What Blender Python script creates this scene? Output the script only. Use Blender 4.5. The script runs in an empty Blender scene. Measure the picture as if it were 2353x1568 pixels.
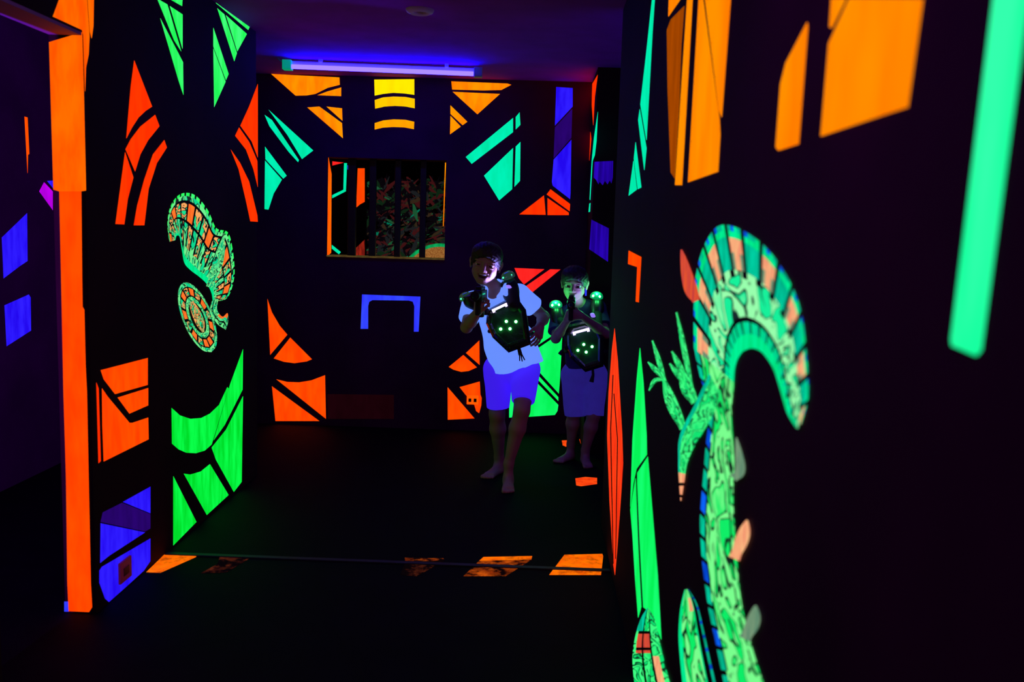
import bpy, bmesh, math, random
import numpy as np
from mathutils import Vector, Matrix, Euler
from mathutils.geometry import tessellate_polygon

# ---------------------------------------------------------------- scene, camera, world, exposure
SC = bpy.context.scene
COL = SC.collection
random.seed(4)
W, H = 2353, 1568
FPX, VPX, VPY, ROLL, CAMZ = 2100.0, 1232.0, 537.0, 0.030, 1.5
_Y = np.array([(VPX - W / 2) / FPX, -(VPY - H / 2) / FPX, -1.0]); _Y /= np.linalg.norm(_Y)
_Z = np.cross(np.array([1, -ROLL, 0.0]), _Y); _Z /= np.linalg.norm(_Z)
_X = np.cross(_Y, _Z)
CR = np.array([_X, _Y, _Z])            # camera axes -> world
CC = np.array([0, 0, CAMZ])
cam_d = bpy.data.cameras.new('camera')
cam = bpy.data.objects.new('camera', cam_d)
COL.objects.link(cam)
cam.matrix_world = Matrix.Translation((0, 0, CAMZ)) @ Matrix(CR.tolist()).to_4x4()
cam_d.sensor_width = 36.0
cam_d.lens = FPX / W * 36.0
cam_d.clip_start = 0.02
cam_d.dof.use_dof = True
cam_d.dof.focus_distance = 5.45
cam_d.dof.aperture_fstop = 3.2
SC.camera = cam
SC.view_settings.view_transform = 'Standard'
SC.view_settings.look = 'None'
SC.view_settings.exposure = 0.0
SC.view_settings.gamma = 1.0
SC.view_settings.use_curve_mapping = False
wd = bpy.data.worlds.new('world'); SC.world = wd; wd.use_nodes = True
wd.node_tree.nodes['Background'].inputs[0].default_value = (0.25, 0.1, 0.6, 1)
wd.node_tree.nodes['Background'].inputs[1].default_value = 0.004

def blacklight(name, loc, rot, power, color, sx=1.2, sy=0.06):
    """violet area light added outside the frame, where no tube is seen"""
    d = bpy.data.lights.new(name, 'AREA'); d.shape = 'RECTANGLE'; d.size = sx; d.size_y = sy
    d.energy = power; d.color = color
    o = bpy.data.objects.new(name, d); COL.objects.link(o); o.location = loc; o.rotation_euler = rot
    return o
def aim(o, target):
    o.rotation_euler = (Vector(target) - o.location).to_track_quat('-Z', 'Y').to_euler()
L1 = blacklight('side_fill', (1.75, 4.35, 2.05), (0, 0, 0), 5, (0.22, 0.12, 1.0)); aim(L1, (-0.2, 5.4, 1.0))  # violet fill added from the right; no lamp is known there
L2 = blacklight('side_room_blacklight', (-1.87, 0.4, 1.0), (0, 0, 0), 34, (0.36, 0.05, 1.0), 0.06, 1.2); L2.data.spread = math.radians(80); aim(L2, (-2.3, 5.0, 1.7))
L3 = blacklight('corridor_blacklight', (-0.6, 1.2, 2.55), (0, 0, 0), 14, (0.50, 0.03, 1.0))

# ---------------------------------------------------------------- pixel -> place on a real plane
def ray(px, py):
    return CR @ np.array([(px - W / 2) / FPX, -(py - H / 2) / FPX, -1.0])
def on(px, py, ax, v):
    d = ray(px, py)
    return CC + d * (v - CC[ax]) / d[ax]
def P(px, py, Y): return on(px, py, 1, Y)
def onp(px, py, p0, n):
    d = ray(px, py)
    return CC + d * (np.dot(np.asarray(p0) - CC, n) / np.dot(d, n))
def nz(v):
    v = np.asarray(v, float); return v / np.linalg.norm(v)

# ---------------------------------------------------------------- materials
def srgb(c):
    return tuple((x / 255 / 12.92) if x / 255 <= 0.04045 else ((x / 255 + 0.055) / 1.055) ** 2.4 for x in c)
MATS = {}
def principled(name, base, rough=0.6, metal=0.0, spec=0.4, emit=None, es=0.0, coat=0.0, noise=0.0, nscale=8.0, bump=0.0, trans=0.0):
    if name in MATS: return MATS[name]
    m = bpy.data.materials.new(name); m.use_nodes = True
    nt = m.node_tree; b = nt.nodes['Principled BSDF']
    b.inputs['Base Color'].default_value = (*base, 1)
    b.inputs['Roughness'].default_value = rough
    b.inputs['Metallic'].default_value = metal
    b.inputs['Specular IOR Level'].default_value = spec
    b.inputs['Coat Weight'].default_value = coat
    b.inputs['Transmission Weight'].default_value = trans
    if emit is not None:
        b.inputs['Emission Color'].default_value = (*emit, 1)
        b.inputs['Emission Strength'].default_value = es
    if noise or bump:
        tc = nt.nodes.new('ShaderNodeTexCoord'); n = nt.nodes.new('ShaderNodeTexNoise')
        n.inputs['Scale'].default_value = nscale; n.inputs['Detail'].default_value = 5
        nt.links.new(tc.outputs['Object'], n.inputs['Vector'])
        if noise:
            r = nt.nodes.new('ShaderNodeValToRGB')
            r.color_ramp.elements[0].position = 0.3; r.color_ramp.elements[1].position = 0.7
            r.color_ramp.elements[0].color = (*[c * (1 - noise) for c in base], 1)
            r.color_ramp.elements[1].color = (*[min(1, c * (1 + noise)) for c in base], 1)
            nt.links.new(n.outputs['Fac'], r.inputs['Fac']); nt.links.new(r.outputs['Color'], b.inputs['Base Color'])
        if bump:
            bp = nt.nodes.new('ShaderNodeBump'); bp.inputs['Strength'].default_value = bump; bp.inputs['Distance'].default_value = 0.01
            nt.links.new(n.outputs['Fac'], bp.inputs['Height']); nt.links.new(bp.outputs['Normal'], b.inputs['Normal'])
    MATS[name] = m
    return m
def paint(name, rgb, var=0.12, stretch=(6, 6, 1.6), worn=0.0, rgb2=None):
    """fluorescent paint: it gives off light of its own under the blacklight; brushed on, so slightly uneven"""
    if name in MATS: return MATS[name]
    a = srgb(rgb); m = bpy.data.materials.new(name); m.use_nodes = True
    nt = m.node_tree; b = nt.nodes['Principled BSDF']
    b.inputs['Base Color'].default_value = (*[0.06 * x for x in a], 1)
    b.inputs['Roughness'].default_value = 0.8; b.inputs['Specular IOR Level'].default_value = 0.0
    tc = nt.nodes.new('ShaderNodeTexCoord'); mp = nt.nodes.new('ShaderNodeMapping'); n = nt.nodes.new('ShaderNodeTexNoise')
    mp.inputs['Scale'].default_value = stretch
    n.inputs['Scale'].default_value = 3.0; n.inputs['Detail'].default_value = 4
    nt.links.new(tc.outputs['Object'], mp.inputs['Vector']); nt.links.new(mp.outputs['Vector'], n.inputs['Vector'])
    r = nt.nodes.new('ShaderNodeValToRGB')
    r.color_ramp.elements[0].position = 0.36; r.color_ramp.elements[1].position = 0.64
    lo = srgb(rgb2) if rgb2 else [x * (1 - 2 * var) for x in a]
    r.color_ramp.elements[0].color = (*lo, 1); r.color_ramp.elements[1].color = (*a, 1)
    nt.links.new(n.outputs['Fac'], r.inputs['Fac'])
    b.inputs['Emission Strength'].default_value = 1.06
    if worn:
        n2 = nt.nodes.new('ShaderNodeTexNoise'); n2.inputs['Scale'].default_value = 14; n2.inputs['Detail'].default_value = 8; n2.inputs['Roughness'].default_value = 0.7
        nt.links.new(tc.outputs['Object'], n2.inputs['Vector'])
        r2 = nt.nodes.new('ShaderNodeValToRGB')
        r2.color_ramp.elements[0].position = worn - 0.10; r2.color_ramp.elements[1].position = worn + 0.12
        nt.links.new(n2.outputs['Fac'], r2.inputs['Fac'])
        mx = nt.nodes.new('ShaderNodeMixRGB'); mx.inputs[1].default_value = (0.0005, 0.0003, 0.0005, 1)
        nt.links.new(r2.outputs['Color'], mx.inputs[0]); nt.links.new(r.outputs['Color'], mx.inputs[2])
        nt.links.new(mx.outputs[0], b.inputs['Emission Color'])
        b.inputs['Base Color'].default_value = (0.02, 0.01, 0.01, 1)
    else:
        nt.links.new(r.outputs['Color'], b.inputs['Emission Color'])
    MATS[name] = m
    return m
def squiggle(name, bright, mid, line, scale=(5, 34, 1), wline=0.035, dist=1.2):
    """painted ornament: light and mid tone with thin dark wavy brush lines, laid along the band's own length"""
    m = bpy.data.materials.new(name); m.use_nodes = True
    nt = m.node_tree; b = nt.nodes['Principled BSDF']
    b.inputs['Base Color'].default_value = (0.02, 0.05, 0.03, 1); b.inputs['Roughness'].default_value = 0.7
    uv = nt.nodes.new('ShaderNodeUVMap'); mp = nt.nodes.new('ShaderNodeMapping'); mp.inputs['Scale'].default_value = scale
    n = nt.nodes.new('ShaderNodeTexNoise'); n.inputs['Scale'].default_value = 1.0; n.inputs['Detail'].default_value = 1.5
    n.inputs['Distortion'].default_value = dist
    nt.links.new(uv.outputs[0], mp.inputs['Vector']); nt.links.new(mp.outputs['Vector'], n.inputs['Vector'])
    r = nt.nodes.new('ShaderNodeValToRGB'); e = r.color_ramp.elements
    e[0].position = 0.0; e[0].color = (*srgb(mid), 1)
    e[1].position = 1.0; e[1].color = (*srgb(bright), 1)
    def el(p, c):
        x = e.new(p); x.color = (*srgb(c), 1)
    el(0.40, mid); el(0.40 + 0.012, line); el(0.40 + 0.012 + wline, line); el(0.40 + 0.03 + wline, bright)
    el(0.57, bright); el(0.585, line); el(0.585 + wline * 0.8, line); el(0.60 + wline * 0.8, mid); el(0.72, bright)
    nt.links.new(n.outputs['Fac'], r.inputs['Fac'])
    nt.links.new(r.outputs['Color'], b.inputs['Emission Color']); b.inputs['Emission Strength'].default_value = 1.0
    MATS[name] = m
    return m

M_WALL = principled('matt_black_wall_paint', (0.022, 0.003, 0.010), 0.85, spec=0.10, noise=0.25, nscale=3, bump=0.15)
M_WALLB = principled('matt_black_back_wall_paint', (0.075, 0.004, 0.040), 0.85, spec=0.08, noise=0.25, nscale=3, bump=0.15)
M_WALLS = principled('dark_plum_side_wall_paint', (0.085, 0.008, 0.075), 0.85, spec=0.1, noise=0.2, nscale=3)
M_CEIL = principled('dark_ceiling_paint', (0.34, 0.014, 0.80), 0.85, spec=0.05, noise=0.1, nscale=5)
M_FLOOR = principled('black_floor', (0.003, 0.0018, 0.004), 0.75, spec=0.06, noise=0.3, nscale=6, bump=0.1)
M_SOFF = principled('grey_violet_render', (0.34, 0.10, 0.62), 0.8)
ORANGE = paint('orange_fluorescent_paint', (255, 78, 0), rgb2=(255, 62, 0))
ORTOP = paint('light_orange_fluorescent_paint', (255, 108, 0), rgb2=(255, 82, 0))
REDOR = paint('red_orange_fluorescent_paint', (255, 56, 0), rgb2=(250, 44, 0))
RED = paint('red_fluorescent_paint', (255, 40, 36), rgb2=(245, 30, 28))
REDSL = paint('vermilion_fluorescent_paint', (255, 66, 22), rgb2=(235, 44, 16))
AMBER = paint('amber_fluorescent_paint', (255, 148, 0), rgb2=(255, 122, 0))
AMBER2 = paint('deep_amber_fluorescent_paint', (255, 142, 0), rgb2=(255, 118, 0), stretch=(2, 2, 0.7))
AMBDIM = paint('thin_amber_wash', (165, 70, 0))
YELLOW = paint('yellow_fluorescent_paint', (255, 232, 0), rgb2=(255, 222, 0))
YELLOW2 = paint('golden_fluorescent_paint', (255, 200, 0), rgb2=(255, 186, 0))
YELLOW3 = paint('orange_yellow_fluorescent_paint', (255, 168, 0), rgb2=(255, 155, 0))
GREEN = paint('green_fluorescent_paint', (10, 250, 72), rgb2=(0, 215, 40), stretch=(7, 7, 1.5))
GREENT = paint('light_green_fluorescent_paint', (66, 252, 122), rgb2=(30, 240, 84))
GREENR = paint('spring_green_fluorescent_paint', (20, 250, 110), rgb2=(6, 236, 84), stretch=(3, 3, 1))
GREENB = paint('sea_green_fluorescent_paint', (50, 255, 168), rgb2=(0, 250, 150), stretch=(4, 4, 1.0))
TEAL = paint('teal_fluorescent_paint', (0, 236, 178), rgb2=(0, 224, 160))
BLUE = paint('blue_fluorescent_paint', (48, 30, 255), rgb2=(34, 8, 232))
BLUE2 = paint('light_blue_fluorescent_paint', (52, 74, 255), rgb2=(44, 50, 250))
BLUEDIM = paint('thin_violet_wash', (40, 4, 108))
BLUEDEEP = paint('ultramarine_fluorescent_paint', (44, 4, 190), rgb2=(26, 0, 130), stretch=(14, 14, 0.5))
MAGENTA = paint('magenta_fluorescent_paint', (190, 0, 235))
MAROON = paint('maroon_wash', (26, 2, 8))
FLOOROR = paint('orange_floor_paint', (255, 116, 0), rgb2=(240, 90, 0), worn=0.38)
FLOORWORN = paint('worn_orange_floor_paint', (205, 84, 10), rgb2=(150, 50, 5), worn=0.53)
FLOORFAINT = paint('faint_orange_floor_paint', (110, 44, 20), rgb2=(60, 20, 10), worn=0.58)
FLOORRED = paint('vermilion_floor_paint', (255, 78, 14), rgb2=(235, 56, 8), worn=0.34)

# ---------------------------------------------------------------- mesh helpers
def link(name, me, mat=None, parent=None):
    o = bpy.data.objects.new(name, me); COL.objects.link(o)
    if mat is not None:
        for m in (mat if isinstance(mat, (list, tuple)) else [mat]): me.materials.append(m)
    if parent is not None: o.parent = parent
    return o
def finish(name, bm, mat=None, parent=None, smooth=False, loc=None):
    me = bpy.data.meshes.new(name)
    if loc is not None:
        bmesh.ops.translate(bm, verts=bm.verts, vec=-Vector(loc))
    bmesh.ops.recalc_face_normals(bm, faces=bm.faces)
    bm.to_mesh(me); bm.free()
    if smooth: me.polygons.foreach_set('use_smooth', [True] * len(me.polygons))
    o = link(name, me, mat, parent)
    if loc is not None: o.location = loc
    return o
def empty(name, loc, label=None, cat=None, group=None, kind=None):
    o = bpy.data.objects.new(name, None); COL.objects.link(o); o.location = loc; o.empty_display_size = 0.1
    tag(o, label, cat, group, kind); return o
def tag(o, label=None, cat=None, group=None, kind=None):
    for k, v in (('label', label), ('category', cat), ('group', group), ('kind', kind)):
        if v: o[k] = v
    return o
def add_box(bm, lo, hi, bevel=0.0, mi=0):
    r = bmesh.ops.create_cube(bm, size=1.0)
    vs = r['verts']
    for v in vs:
        v.co = Vector([lo[i] + (v.co[i] + 0.5) * (hi[i] - lo[i]) for i in range(3)])
    fs = set(f for v in vs for f in v.link_faces)
    for f in fs: f.material_index = mi
    if bevel:
        es = set(e for v in vs for e in v.link_edges)
        bmesh.ops.bevel(bm, geom=list(es), offset=bevel, segments=2, affect='EDGES', profile=0.6)
def add_tube(bm, a, b, r1, r2=None, seg=20, caps=True):
    a, b = Vector(a), Vector(b); d = b - a
    m = Matrix.Translation((a + b) / 2) @ d.to_track_quat('Z', 'Y').to_matrix().to_4x4()
    bmesh.ops.create_cone(bm, cap_ends=caps, segments=seg, radius1=r1, radius2=r1 if r2 is None else r2, depth=d.length, matrix=m)
def add_lathe(bm, prof, seg=28, mat=Matrix.Identity(4)):
    rings = []
    for r, z in prof:
        if r < 1e-6: rings.append([bm.verts.new(mat @ Vector((0, 0, z)))])
        else: rings.append([bm.verts.new(mat @ Vector((r * math.cos(2 * math.pi * i / seg), r * math.sin(2 * math.pi * i / seg), z))) for i in range(seg)])
    for A, B in zip(rings, rings[1:]):
        for i in range(seg):
            j = (i + 1) % seg
            if len(A) == 1 and len(B) > 1: bm.faces.new((A[0], B[i], B[j]))
            elif len(B) == 1 and len(A) > 1: bm.faces.new((A[i], A[j], B[0]))
            elif len(A) > 1: bm.faces.new((A[i], A[j], B[j], B[i]))
def struct(name, boxes, mat, bevel=0.0):
    bm = bmesh.new()
    for lo, hi in boxes: add_box(bm, lo, hi, bevel)
    o = finish(name, bm, mat); o['kind'] = 'structure'
    return o
def painted(parent, label, polys, ax, v, off, name='painted_panel', clampz=0.004, depth=0.0012):
    """shapes brushed on a real wall or floor plane: thin paint films; polys = [(material, [(px,py)...])]"""
    bm = bmesh.new(); mats = []
    for mat, pts in polys:
        if mat not in mats: mats.append(mat)
        ps = [on(x, y, ax, v) for x, y in pts]
        if ax != 2:
            for p in ps: p[2] = max(p[2], clampz)
        top = []; 
        for p in ps:
            q = p.copy(); q[ax] = v + off; top.append(q)
        vs = [bm.verts.new(q) for q in top]
        k2 = [i for i in range(3) if i != ax]
        for tri in tessellate_polygon([[Vector((q[k2[0]], q[k2[1]], 0)) for q in top]]):
            if len(set(tri)) == 3:
                f = bm.faces.new([vs[i] for i in tri]); f.material_index = mats.index(mat)
        ws = []
        for p in ps:
            q = p.copy(); q[ax] = v + off * 0.05; ws.append(bm.verts.new(q))
        n = len(vs)
        for i in range(n):
            g = bm.faces.new((vs[i], ws[i], ws[(i + 1) % n], vs[(i + 1) % n])); g.material_index = mats.index(mat)
    o = finish(name, bm, mats, parent)
    if label: o['label'] = label
    return o

# ---------------------------------------------------------------- the room shell
XL, XR, YB, ZC = -1.64, 0.385, 6.8, 2.6
YJ, YLE, YRE = 3.32, 5.36, 4.60
DOORZ = 2.165
XBLK, YBLK = 0.372, 6.2
floor = struct('floor', [((-4.2, -1.5, -0.12), (3.6, 10.4, 0.0))], M_FLOOR)
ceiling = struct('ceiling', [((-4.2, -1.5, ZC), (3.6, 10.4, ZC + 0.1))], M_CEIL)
wall_left = struct('wall_left', [((XL - 0.12, YJ, 0), (XL, YLE, ZC)), ((XL - 0.12, -1.5, DOORZ), (XL, YJ, ZC)), ((XL - 0.12, -1.5, 0), (XL, 2.7, DOORZ))], M_WALL)
wall_right = struct('wall_right', [((XR, -1.5, 0), (XR + 0.14, YRE, ZC))], M_WALL, 0.012)
p0 = on(752, 361, 1, YB); p1 = on(1020, 597, 1, YB)
WX0, WX1, WZ0, WZ1 = p0[0], p1[0] + 0.004, p1[2], p0[2]
YB2 = YB + 0.17
wall_back = struct('wall_back', [((-3.6, YB, 0), (WX0, YB2, ZC)), ((WX1, YB, 0), (XBLK, YB2, ZC)),
                                 ((WX0, YB, 0), (WX1, YB2, WZ0)), ((WX0, YB, WZ1), (WX1, YB2, ZC))], M_WALLB)
wall_block = struct('wall_corner', [((XBLK, YBLK, 0), (1.3, YB2, ZC))], M_WALL)
wall_side = struct('wall_side', [((-3.72, -1.5, 0), (-3.6, 10.4, ZC))], M_WALLS)
wall_annex = struct('wall_annex', [((-3.0, 4.7, 0), (-2.9, YB, ZC)), ((-3.6, 4.7, 0), (-3.0, 4.8, ZC)), ((-2.9, 5.56, 0), (XL - 0.12, 5.64, ZC)), ((XL - 0.22, 5.30, 0), (XL - 0.12, 5.56, ZC))], M_WALLS)  # last two boxes are unseen, added to stop lamp spill through the passage
wall_far = struct('wall_far', [((-3.6, 8.6, 0), (3.4, 8.7, ZC))], M_WALL)
wall_outer = struct('wall_outer', [((2.6, -1.5, 0), (2.7, 8.6, ZC)), ((-3.6, -1.5, 0), (2.6, -1.4, ZC))], M_WALL)
# soffit lining of the doorway in the left wall
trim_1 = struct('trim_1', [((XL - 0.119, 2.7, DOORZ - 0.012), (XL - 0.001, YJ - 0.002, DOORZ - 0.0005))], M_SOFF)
# threshold strip across the corridor floor
tb0, tb1 = on(378, 1275, 2, 0), on(1388, 1273, 2, 0)
trim_2 = struct('trim_2', [((XL + 0.003, tb0[1] - 0.008, 0.0005), (XR - 0.004, tb0[1] + 0.02, 0.006))], principled('scuffed_dark_metal', (0.02, 0.017, 0.022), 0.6, 0.2))

# ---------------------------------------------------------------- paint on the left wall
def PL(label, polys): return painted(wall_left, label, polys, 0, XL, 0.0015)
PL('light green shards painted high on the left wall', [
    (GREENT, [(388, -3), (419, -3), (418, 14)]), (GREENT, [(361, -3), (384, 10), (416, 118), (400, 93)]),
    (GREENT, [(390, 14), (419, 33), (419, 112)]), (GREENT, [(368, 42), (420, 143), (421, 218), (410, 185)])])
PL('light green kite of shards under the ceiling corner', [
    (GREENT, [(488, -5), (578, 51), (570, 69), (497, 8)]), (GREENT, [(499, 19), (515, 33), (544, 122), (538, 141)]),
    (GREENT, [(519, 35), (567, 78), (545, 118)]), (GREENT, [(490, 64), (525, 170), (519, 184), (490, 107)]),
    (GREENT, [(490, 112), (518, 188), (492, 246)])])
PL('red-orange curved blades beside the doorway', [
    (REDOR, [(308, 139), (349, 245), (334, 255), (318, 270), (303, 293), (290, 318), (293, 280), (300, 200)]),
    (REDOR, [(356, 264), (366, 290), (340, 322), (322, 355), (310, 394), (288, 343), (300, 320), (322, 291)]),
    (REDOR, [(287, 350), (306, 408), (293, 458), (285, 516), (265, 515), (275, 440)]),
    (REDOR, [(377, 322), (383, 339), (360, 375), (341, 434), (331, 518), (307, 518), (315, 472), (331, 413), (351, 355)])])
PL('red-orange curved blades at the far end of the left wall', [
    (REDOR, [(592, 193), (592, 362), (578, 325), (552, 289), (572, 245)]),
    (REDOR, [(549, 293), (572, 326), (591, 370), (592, 430), (582, 389), (565, 344), (540, 312)]),
    (REDOR, [(530, 344), (551, 374), (572, 417), (591, 495), (592, 510), (575, 509), (565, 462), (548, 389)])])
PL('orange square crossed by black bars low on the left wall', [
    (ORANGE, [(231, 851), (339, 823), (339, 885), (264, 906), (238, 872)]),
    (ORANGE, [(270, 914), (340, 892), (340, 932), (297, 951)]),
    (ORANGE, [(234, 893), (247, 912), (297, 972), (304, 972), (340, 960), (341, 1010), (238, 1061), (235, 980)]),
    (REDOR, [(221, 880), (226, 893), (231, 1060), (226, 1065)])])
PL('blue panel at the foot of the left wall', [
    (BLUE, [(282, 1154), (345, 1119), (345, 1180)]),
    (BLUEDIM, [(236, 1178), (280, 1156), (345, 1182), (345, 1215), (333, 1222), (231, 1200)]),
    (BLUE, [(231, 1203), (333, 1224), (250, 1278), (230, 1294)]),
    (BLUE, [(234, 1303), (345, 1238), (345, 1290), (330, 1312), (285, 1353), (255, 1380), (250, 1390), (241, 1376), (228, 1340), (228, 1312)])])
PL('bright green crescent and shards low on the left wall', [
    (GREEN, [(394, 938), (413, 955), (437, 963), (462, 961), (482, 951), (503, 931), (522, 890), (525, 893), (486, 1022), (470, 1036), (450, 1042), (428, 1041), (410, 1033), (395, 1020)]),
    (GREEN, [(529, 882), (558, 803), (557, 896), (516, 977), (491, 1012)]),
    (GREEN, [(558, 911), (555, 1108), (537, 1131), (496, 1057), (486, 1029), (519, 988)]),
    (GREEN, [(482, 1067), (525, 1138), (475, 1184), (422, 1089), (437, 1091), (461, 1084)]),
    (GREEN, [(398, 1095), (451, 1200), (398, 1254)])])
PL('orange panel above the doorway corner', [
    (ORTOP, [(136, -3), (199, -3), (205, 84), (203, 125), (197, 155), (195, 210), (191, 80), (188, 69), (121, 38)]),
    (ORTOP, [(201, -3), (215, -3), (214, 60), (210, 88), (206, 72)])])
# door jamb face
painted(wall_left, 'tall orange stripe on the end face of the left wall', [
    (ORTOP, [(113, 97), (189, 74), (193, 215), (198, 438), (187, 440), (136, 440), (123, 436)]),
    (ORANGE, [(136.5, 440), (187, 440), (189, 640), (190, 705), (194, 712), (197, 840), (200, 900), (204, 1100), (209, 1340), (212, 1396), (205, 1407), (158, 1405), (155, 1340), (152, 1100), (146, 900), (142, 700), (139, 560)]),
    (BLUE2, [(148, 1383), (157, 1383), (158, 1406), (148, 1406)])], 1, YJ, -0.0015)

# ---------------------------------------------------------------- paint on the back wall
def PB(label, polys): return painted(wall_back, label, polys, 1, YB, -0.0015)
PB('amber shards at the upper left of the window', [
    (AMBER, [(623, 170), (780, 178), (781, 195), (753, 202), (725, 216), (705, 219.5), (679, 220)]),
    (AMBER, [(784, 201), (784, 221), (729, 219), (753, 210)]),
    (AMBER, [(706, 247), (734, 245), (786, 283), (788, 318)]), (AMBER, [(750, 245), (786, 249), (787, 278)])])
PB('yellow stack of curved bars above the window', [
    (YELLOW, [(860, 183), (952, 182), (952, 218), (929, 215), (904, 213.5), (880, 216), (861, 220)]),
    (YELLOW2, [(861, 230), (880, 224), (904, 222), (932, 223), (953, 227), (953, 249), (932, 245), (908, 243.5), (884, 245), (862, 250)]),
    (YELLOW3, [(861, 283), (880, 277), (904, 274.5), (932, 275.5), (952, 280), (951, 297), (929, 293), (904, 292), (880, 293.5), (861, 298)])])
PB('amber shards at the upper right of the window', [
    (AMBER, [(1037, 187), (1166, 192), (1175, 195), (1152, 207), (1111, 208), (1039, 206)]),
    (AMBER, [(1040, 211), (1149, 216), (1097, 263)]), (AMBER, [(1035, 242), (1074, 280), (1063, 288), (1035, 262)]),
    (AMBER, [(1035, 266), (1059, 291), (1034, 309)])])
PB('teal shards at the left edge of the back wall', [
    (TEAL, [(617, 252), (720, 346), (694, 366), (660, 310)]), (TEAL, [(608, 264), (625, 276), (687, 368), (685, 373), (663, 349), (619, 290)]),
    (TEAL, [(609, 337), (659, 404), (651, 411), (610, 366)]), (TEAL, [(609, 369), (648, 413), (629, 445), (617, 482), (608, 481)])])
PB('teal hexagon split by black bars right of the window', [
    (TEAL, [(1070, 361), (1179, 271), (1179, 304), (1084, 377)]), (TEAL, [(1185, 269), (1194, 258), (1196, 287), (1185, 298)]),
    (TEAL, [(1112, 404), (1179, 340), (1177, 435), (1147, 461)]), (TEAL, [(1185, 337), (1196, 326), (1195, 416), (1182, 430)])])
PB('blue upright panel at the right of the back wall', [
    (BLUE, [(1278, 200), (1316, 202.5), (1316, 245), (1275, 289)]), (BLUEDIM, [(1275, 293), (1315, 250), (1313, 317), (1272, 364)]),
    (BLUE, [(1313, 321), (1311, 444), (1310, 458), (1270, 427), (1268, 418), (1272, 367)])])
PB('red-orange split triangle under the blue panel', [
    (REDOR, [(1193, 493), (1250, 449), (1254, 494)]), (REDOR, [(1258, 455), (1307, 489), (1307, 494.6), (1258, 494.6)]),
    (REDOR, [(1265, 435), (1310, 469), (1309, 486), (1256, 447)])])
PB('red split triangle behind the two boys', [
    (RED, [(1182, 616), (1251, 619), (1204, 654), (1192, 640)]), (RED, [(1264, 619), (1288, 619.5), (1222, 673), (1208, 658)])])
PB('green panel crossed by thin black lines behind the boys', [
    (GREENR, [(1215, 775), (1262, 722), (1273, 752), (1275, 768), (1243, 789), (1215, 806)]),
    (GREENR, [(1215, 813), (1243, 796), (1277, 773), (1292, 775), (1287, 870), (1284, 905), (1237, 853), (1215, 832)]),
    (GREENR, [(1215, 842), (1235, 861), (1283, 913), (1283, 922), (1233, 870), (1215, 852)]),
    (GREENR, [(1170, 830), (1215, 861), (1233, 879), (1283, 931), (1281, 945), (1275, 954), (1219, 958), (1170, 960)])])
PB('orange split fin and square at the lower left of the back wall', [
    (ORANGE, [(614.5, 687), (625, 718), (643, 749), (660.5, 769.5), (621, 816)]),
    (ORANGE, [(667, 776), (717, 826), (705, 831), (677, 835), (653, 832), (629, 824)]),
    (ORANGE, [(635, 872), (660, 878), (687, 879), (715, 874.5), (747, 862.5), (749, 963)]),
    (ORANGE, [(625, 888), (734, 968), (633, 968)])])
PB('orange split fin and square left of the taller boy', [
    (ORANGE, [(1101.5, 782.5), (1102, 839), (1070.5, 811.5)]),
    (ORANGE, [(1064.6, 816), (1096, 844.5), (1077, 853), (1059.5, 855), (1042, 850), (1031, 843.5)]),
    (ORANGE, [(1056, 890), (1102.5, 877), (1104, 907), (1107, 915), (1106, 932), (1101, 950), (1094, 945), (1088, 925), (1070, 908)]),
    (ORANGE, [(1028.5, 890), (1090.5, 962), (1029, 965)])])
PB('blue square arch painted under the window', [
    (BLUE2, [(832, 677), (966, 682), (962, 762.5), (951, 762.5), (952, 704), (948.5, 693.5), (939, 691), (856, 690), (848.6, 694), (846, 704), (846, 756), (828.7, 756)])])
PB('dull maroon rectangle at the foot of the back wall', [(MAROON, [(752, 906), (905, 908), (905, 963), (753, 963)])])

# ---------------------------------------------------------------- paint on the right wall, the corner and the annex
def PR(label, polys): return painted(wall_right, label, polys, 0, XR, -0.0015)
PR('teal splinters high on the right wall', [
    (TEAL, [(1499, -3), (1505, -3), (1500, 69), (1486, 322), (1472, 240), (1487, 110)]),
    (TEAL, [(1470.5, 251), (1486, 341), (1481, 391), (1467, 276)]), (TEAL, [(1461, 327), (1474, 431), (1466, 435), (1457, 365)]),
    (TEAL, [(1456, 370), (1463.6, 436), (1445, 450)])])
PR('tall amber panel split by black lines on the right wall', [
    (AMBER2, [(1537.6, -3), (1565, -3), (1536.6, 38)]),
    (AMBDIM, [(1573, 14), (1566, 103), (1561, 241), (1551, 410), (1542, 396), (1535, 207), (1533, 69), (1542, 45)]),
    (AMBER2, [(1580, -3), (1592, -3), (1567.6, 425.5), (1552, 425.5)]),
    (AMBER2, [(1606.5, -3), (1616, -3), (1654, 276), (1655.5, 310), (1650.5, 394.5), (1582, 419)]),
    (AMBER2, [(1621, -3), (1679.6, -3), (1659, 269), (1653.5, 255)])])
PR('narrow amber fin high on the right wall', [(AMBER2, [(1856, 52), (1857, 62), (1836, 331), (1790, 346), (1784, 338), (1795, 193), (1807, 145)])])
PR('large amber panel high on the right wall', [
    (AMBER2, [(1912, -3), (1945, -3), (1912, 64), (1908, 62)]),
    (AMBER2, [(1953, -3), (2122, -3), (2087, 246), (2044, 260), (1888, 313), (1906, 100)])])
PR('long green bar nearest the camera on the right wall', [(GREENB, [(2290, -40), (2370, -40), (2256, 805), (2245, 818), (2190, 795), (2188, 780)])])
PR('small orange hook at the far end of the right wall', [(ORANGE, [(1445, 576), (1474, 591), (1468, 695), (1461.5, 693.5), (1465, 614), (1443.6, 607)])])
PR('red spearhead at the far edge of the right wall', [
    (REDSL, [(1412.6, 755), (1420, 830), (1430, 1000), (1432, 1065), (1428, 1130), (1418, 1270), (1413.5, 1322), (1410, 1300), (1401, 1150), (1395.5, 1000), (1399, 900), (1407, 800)])])
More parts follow.
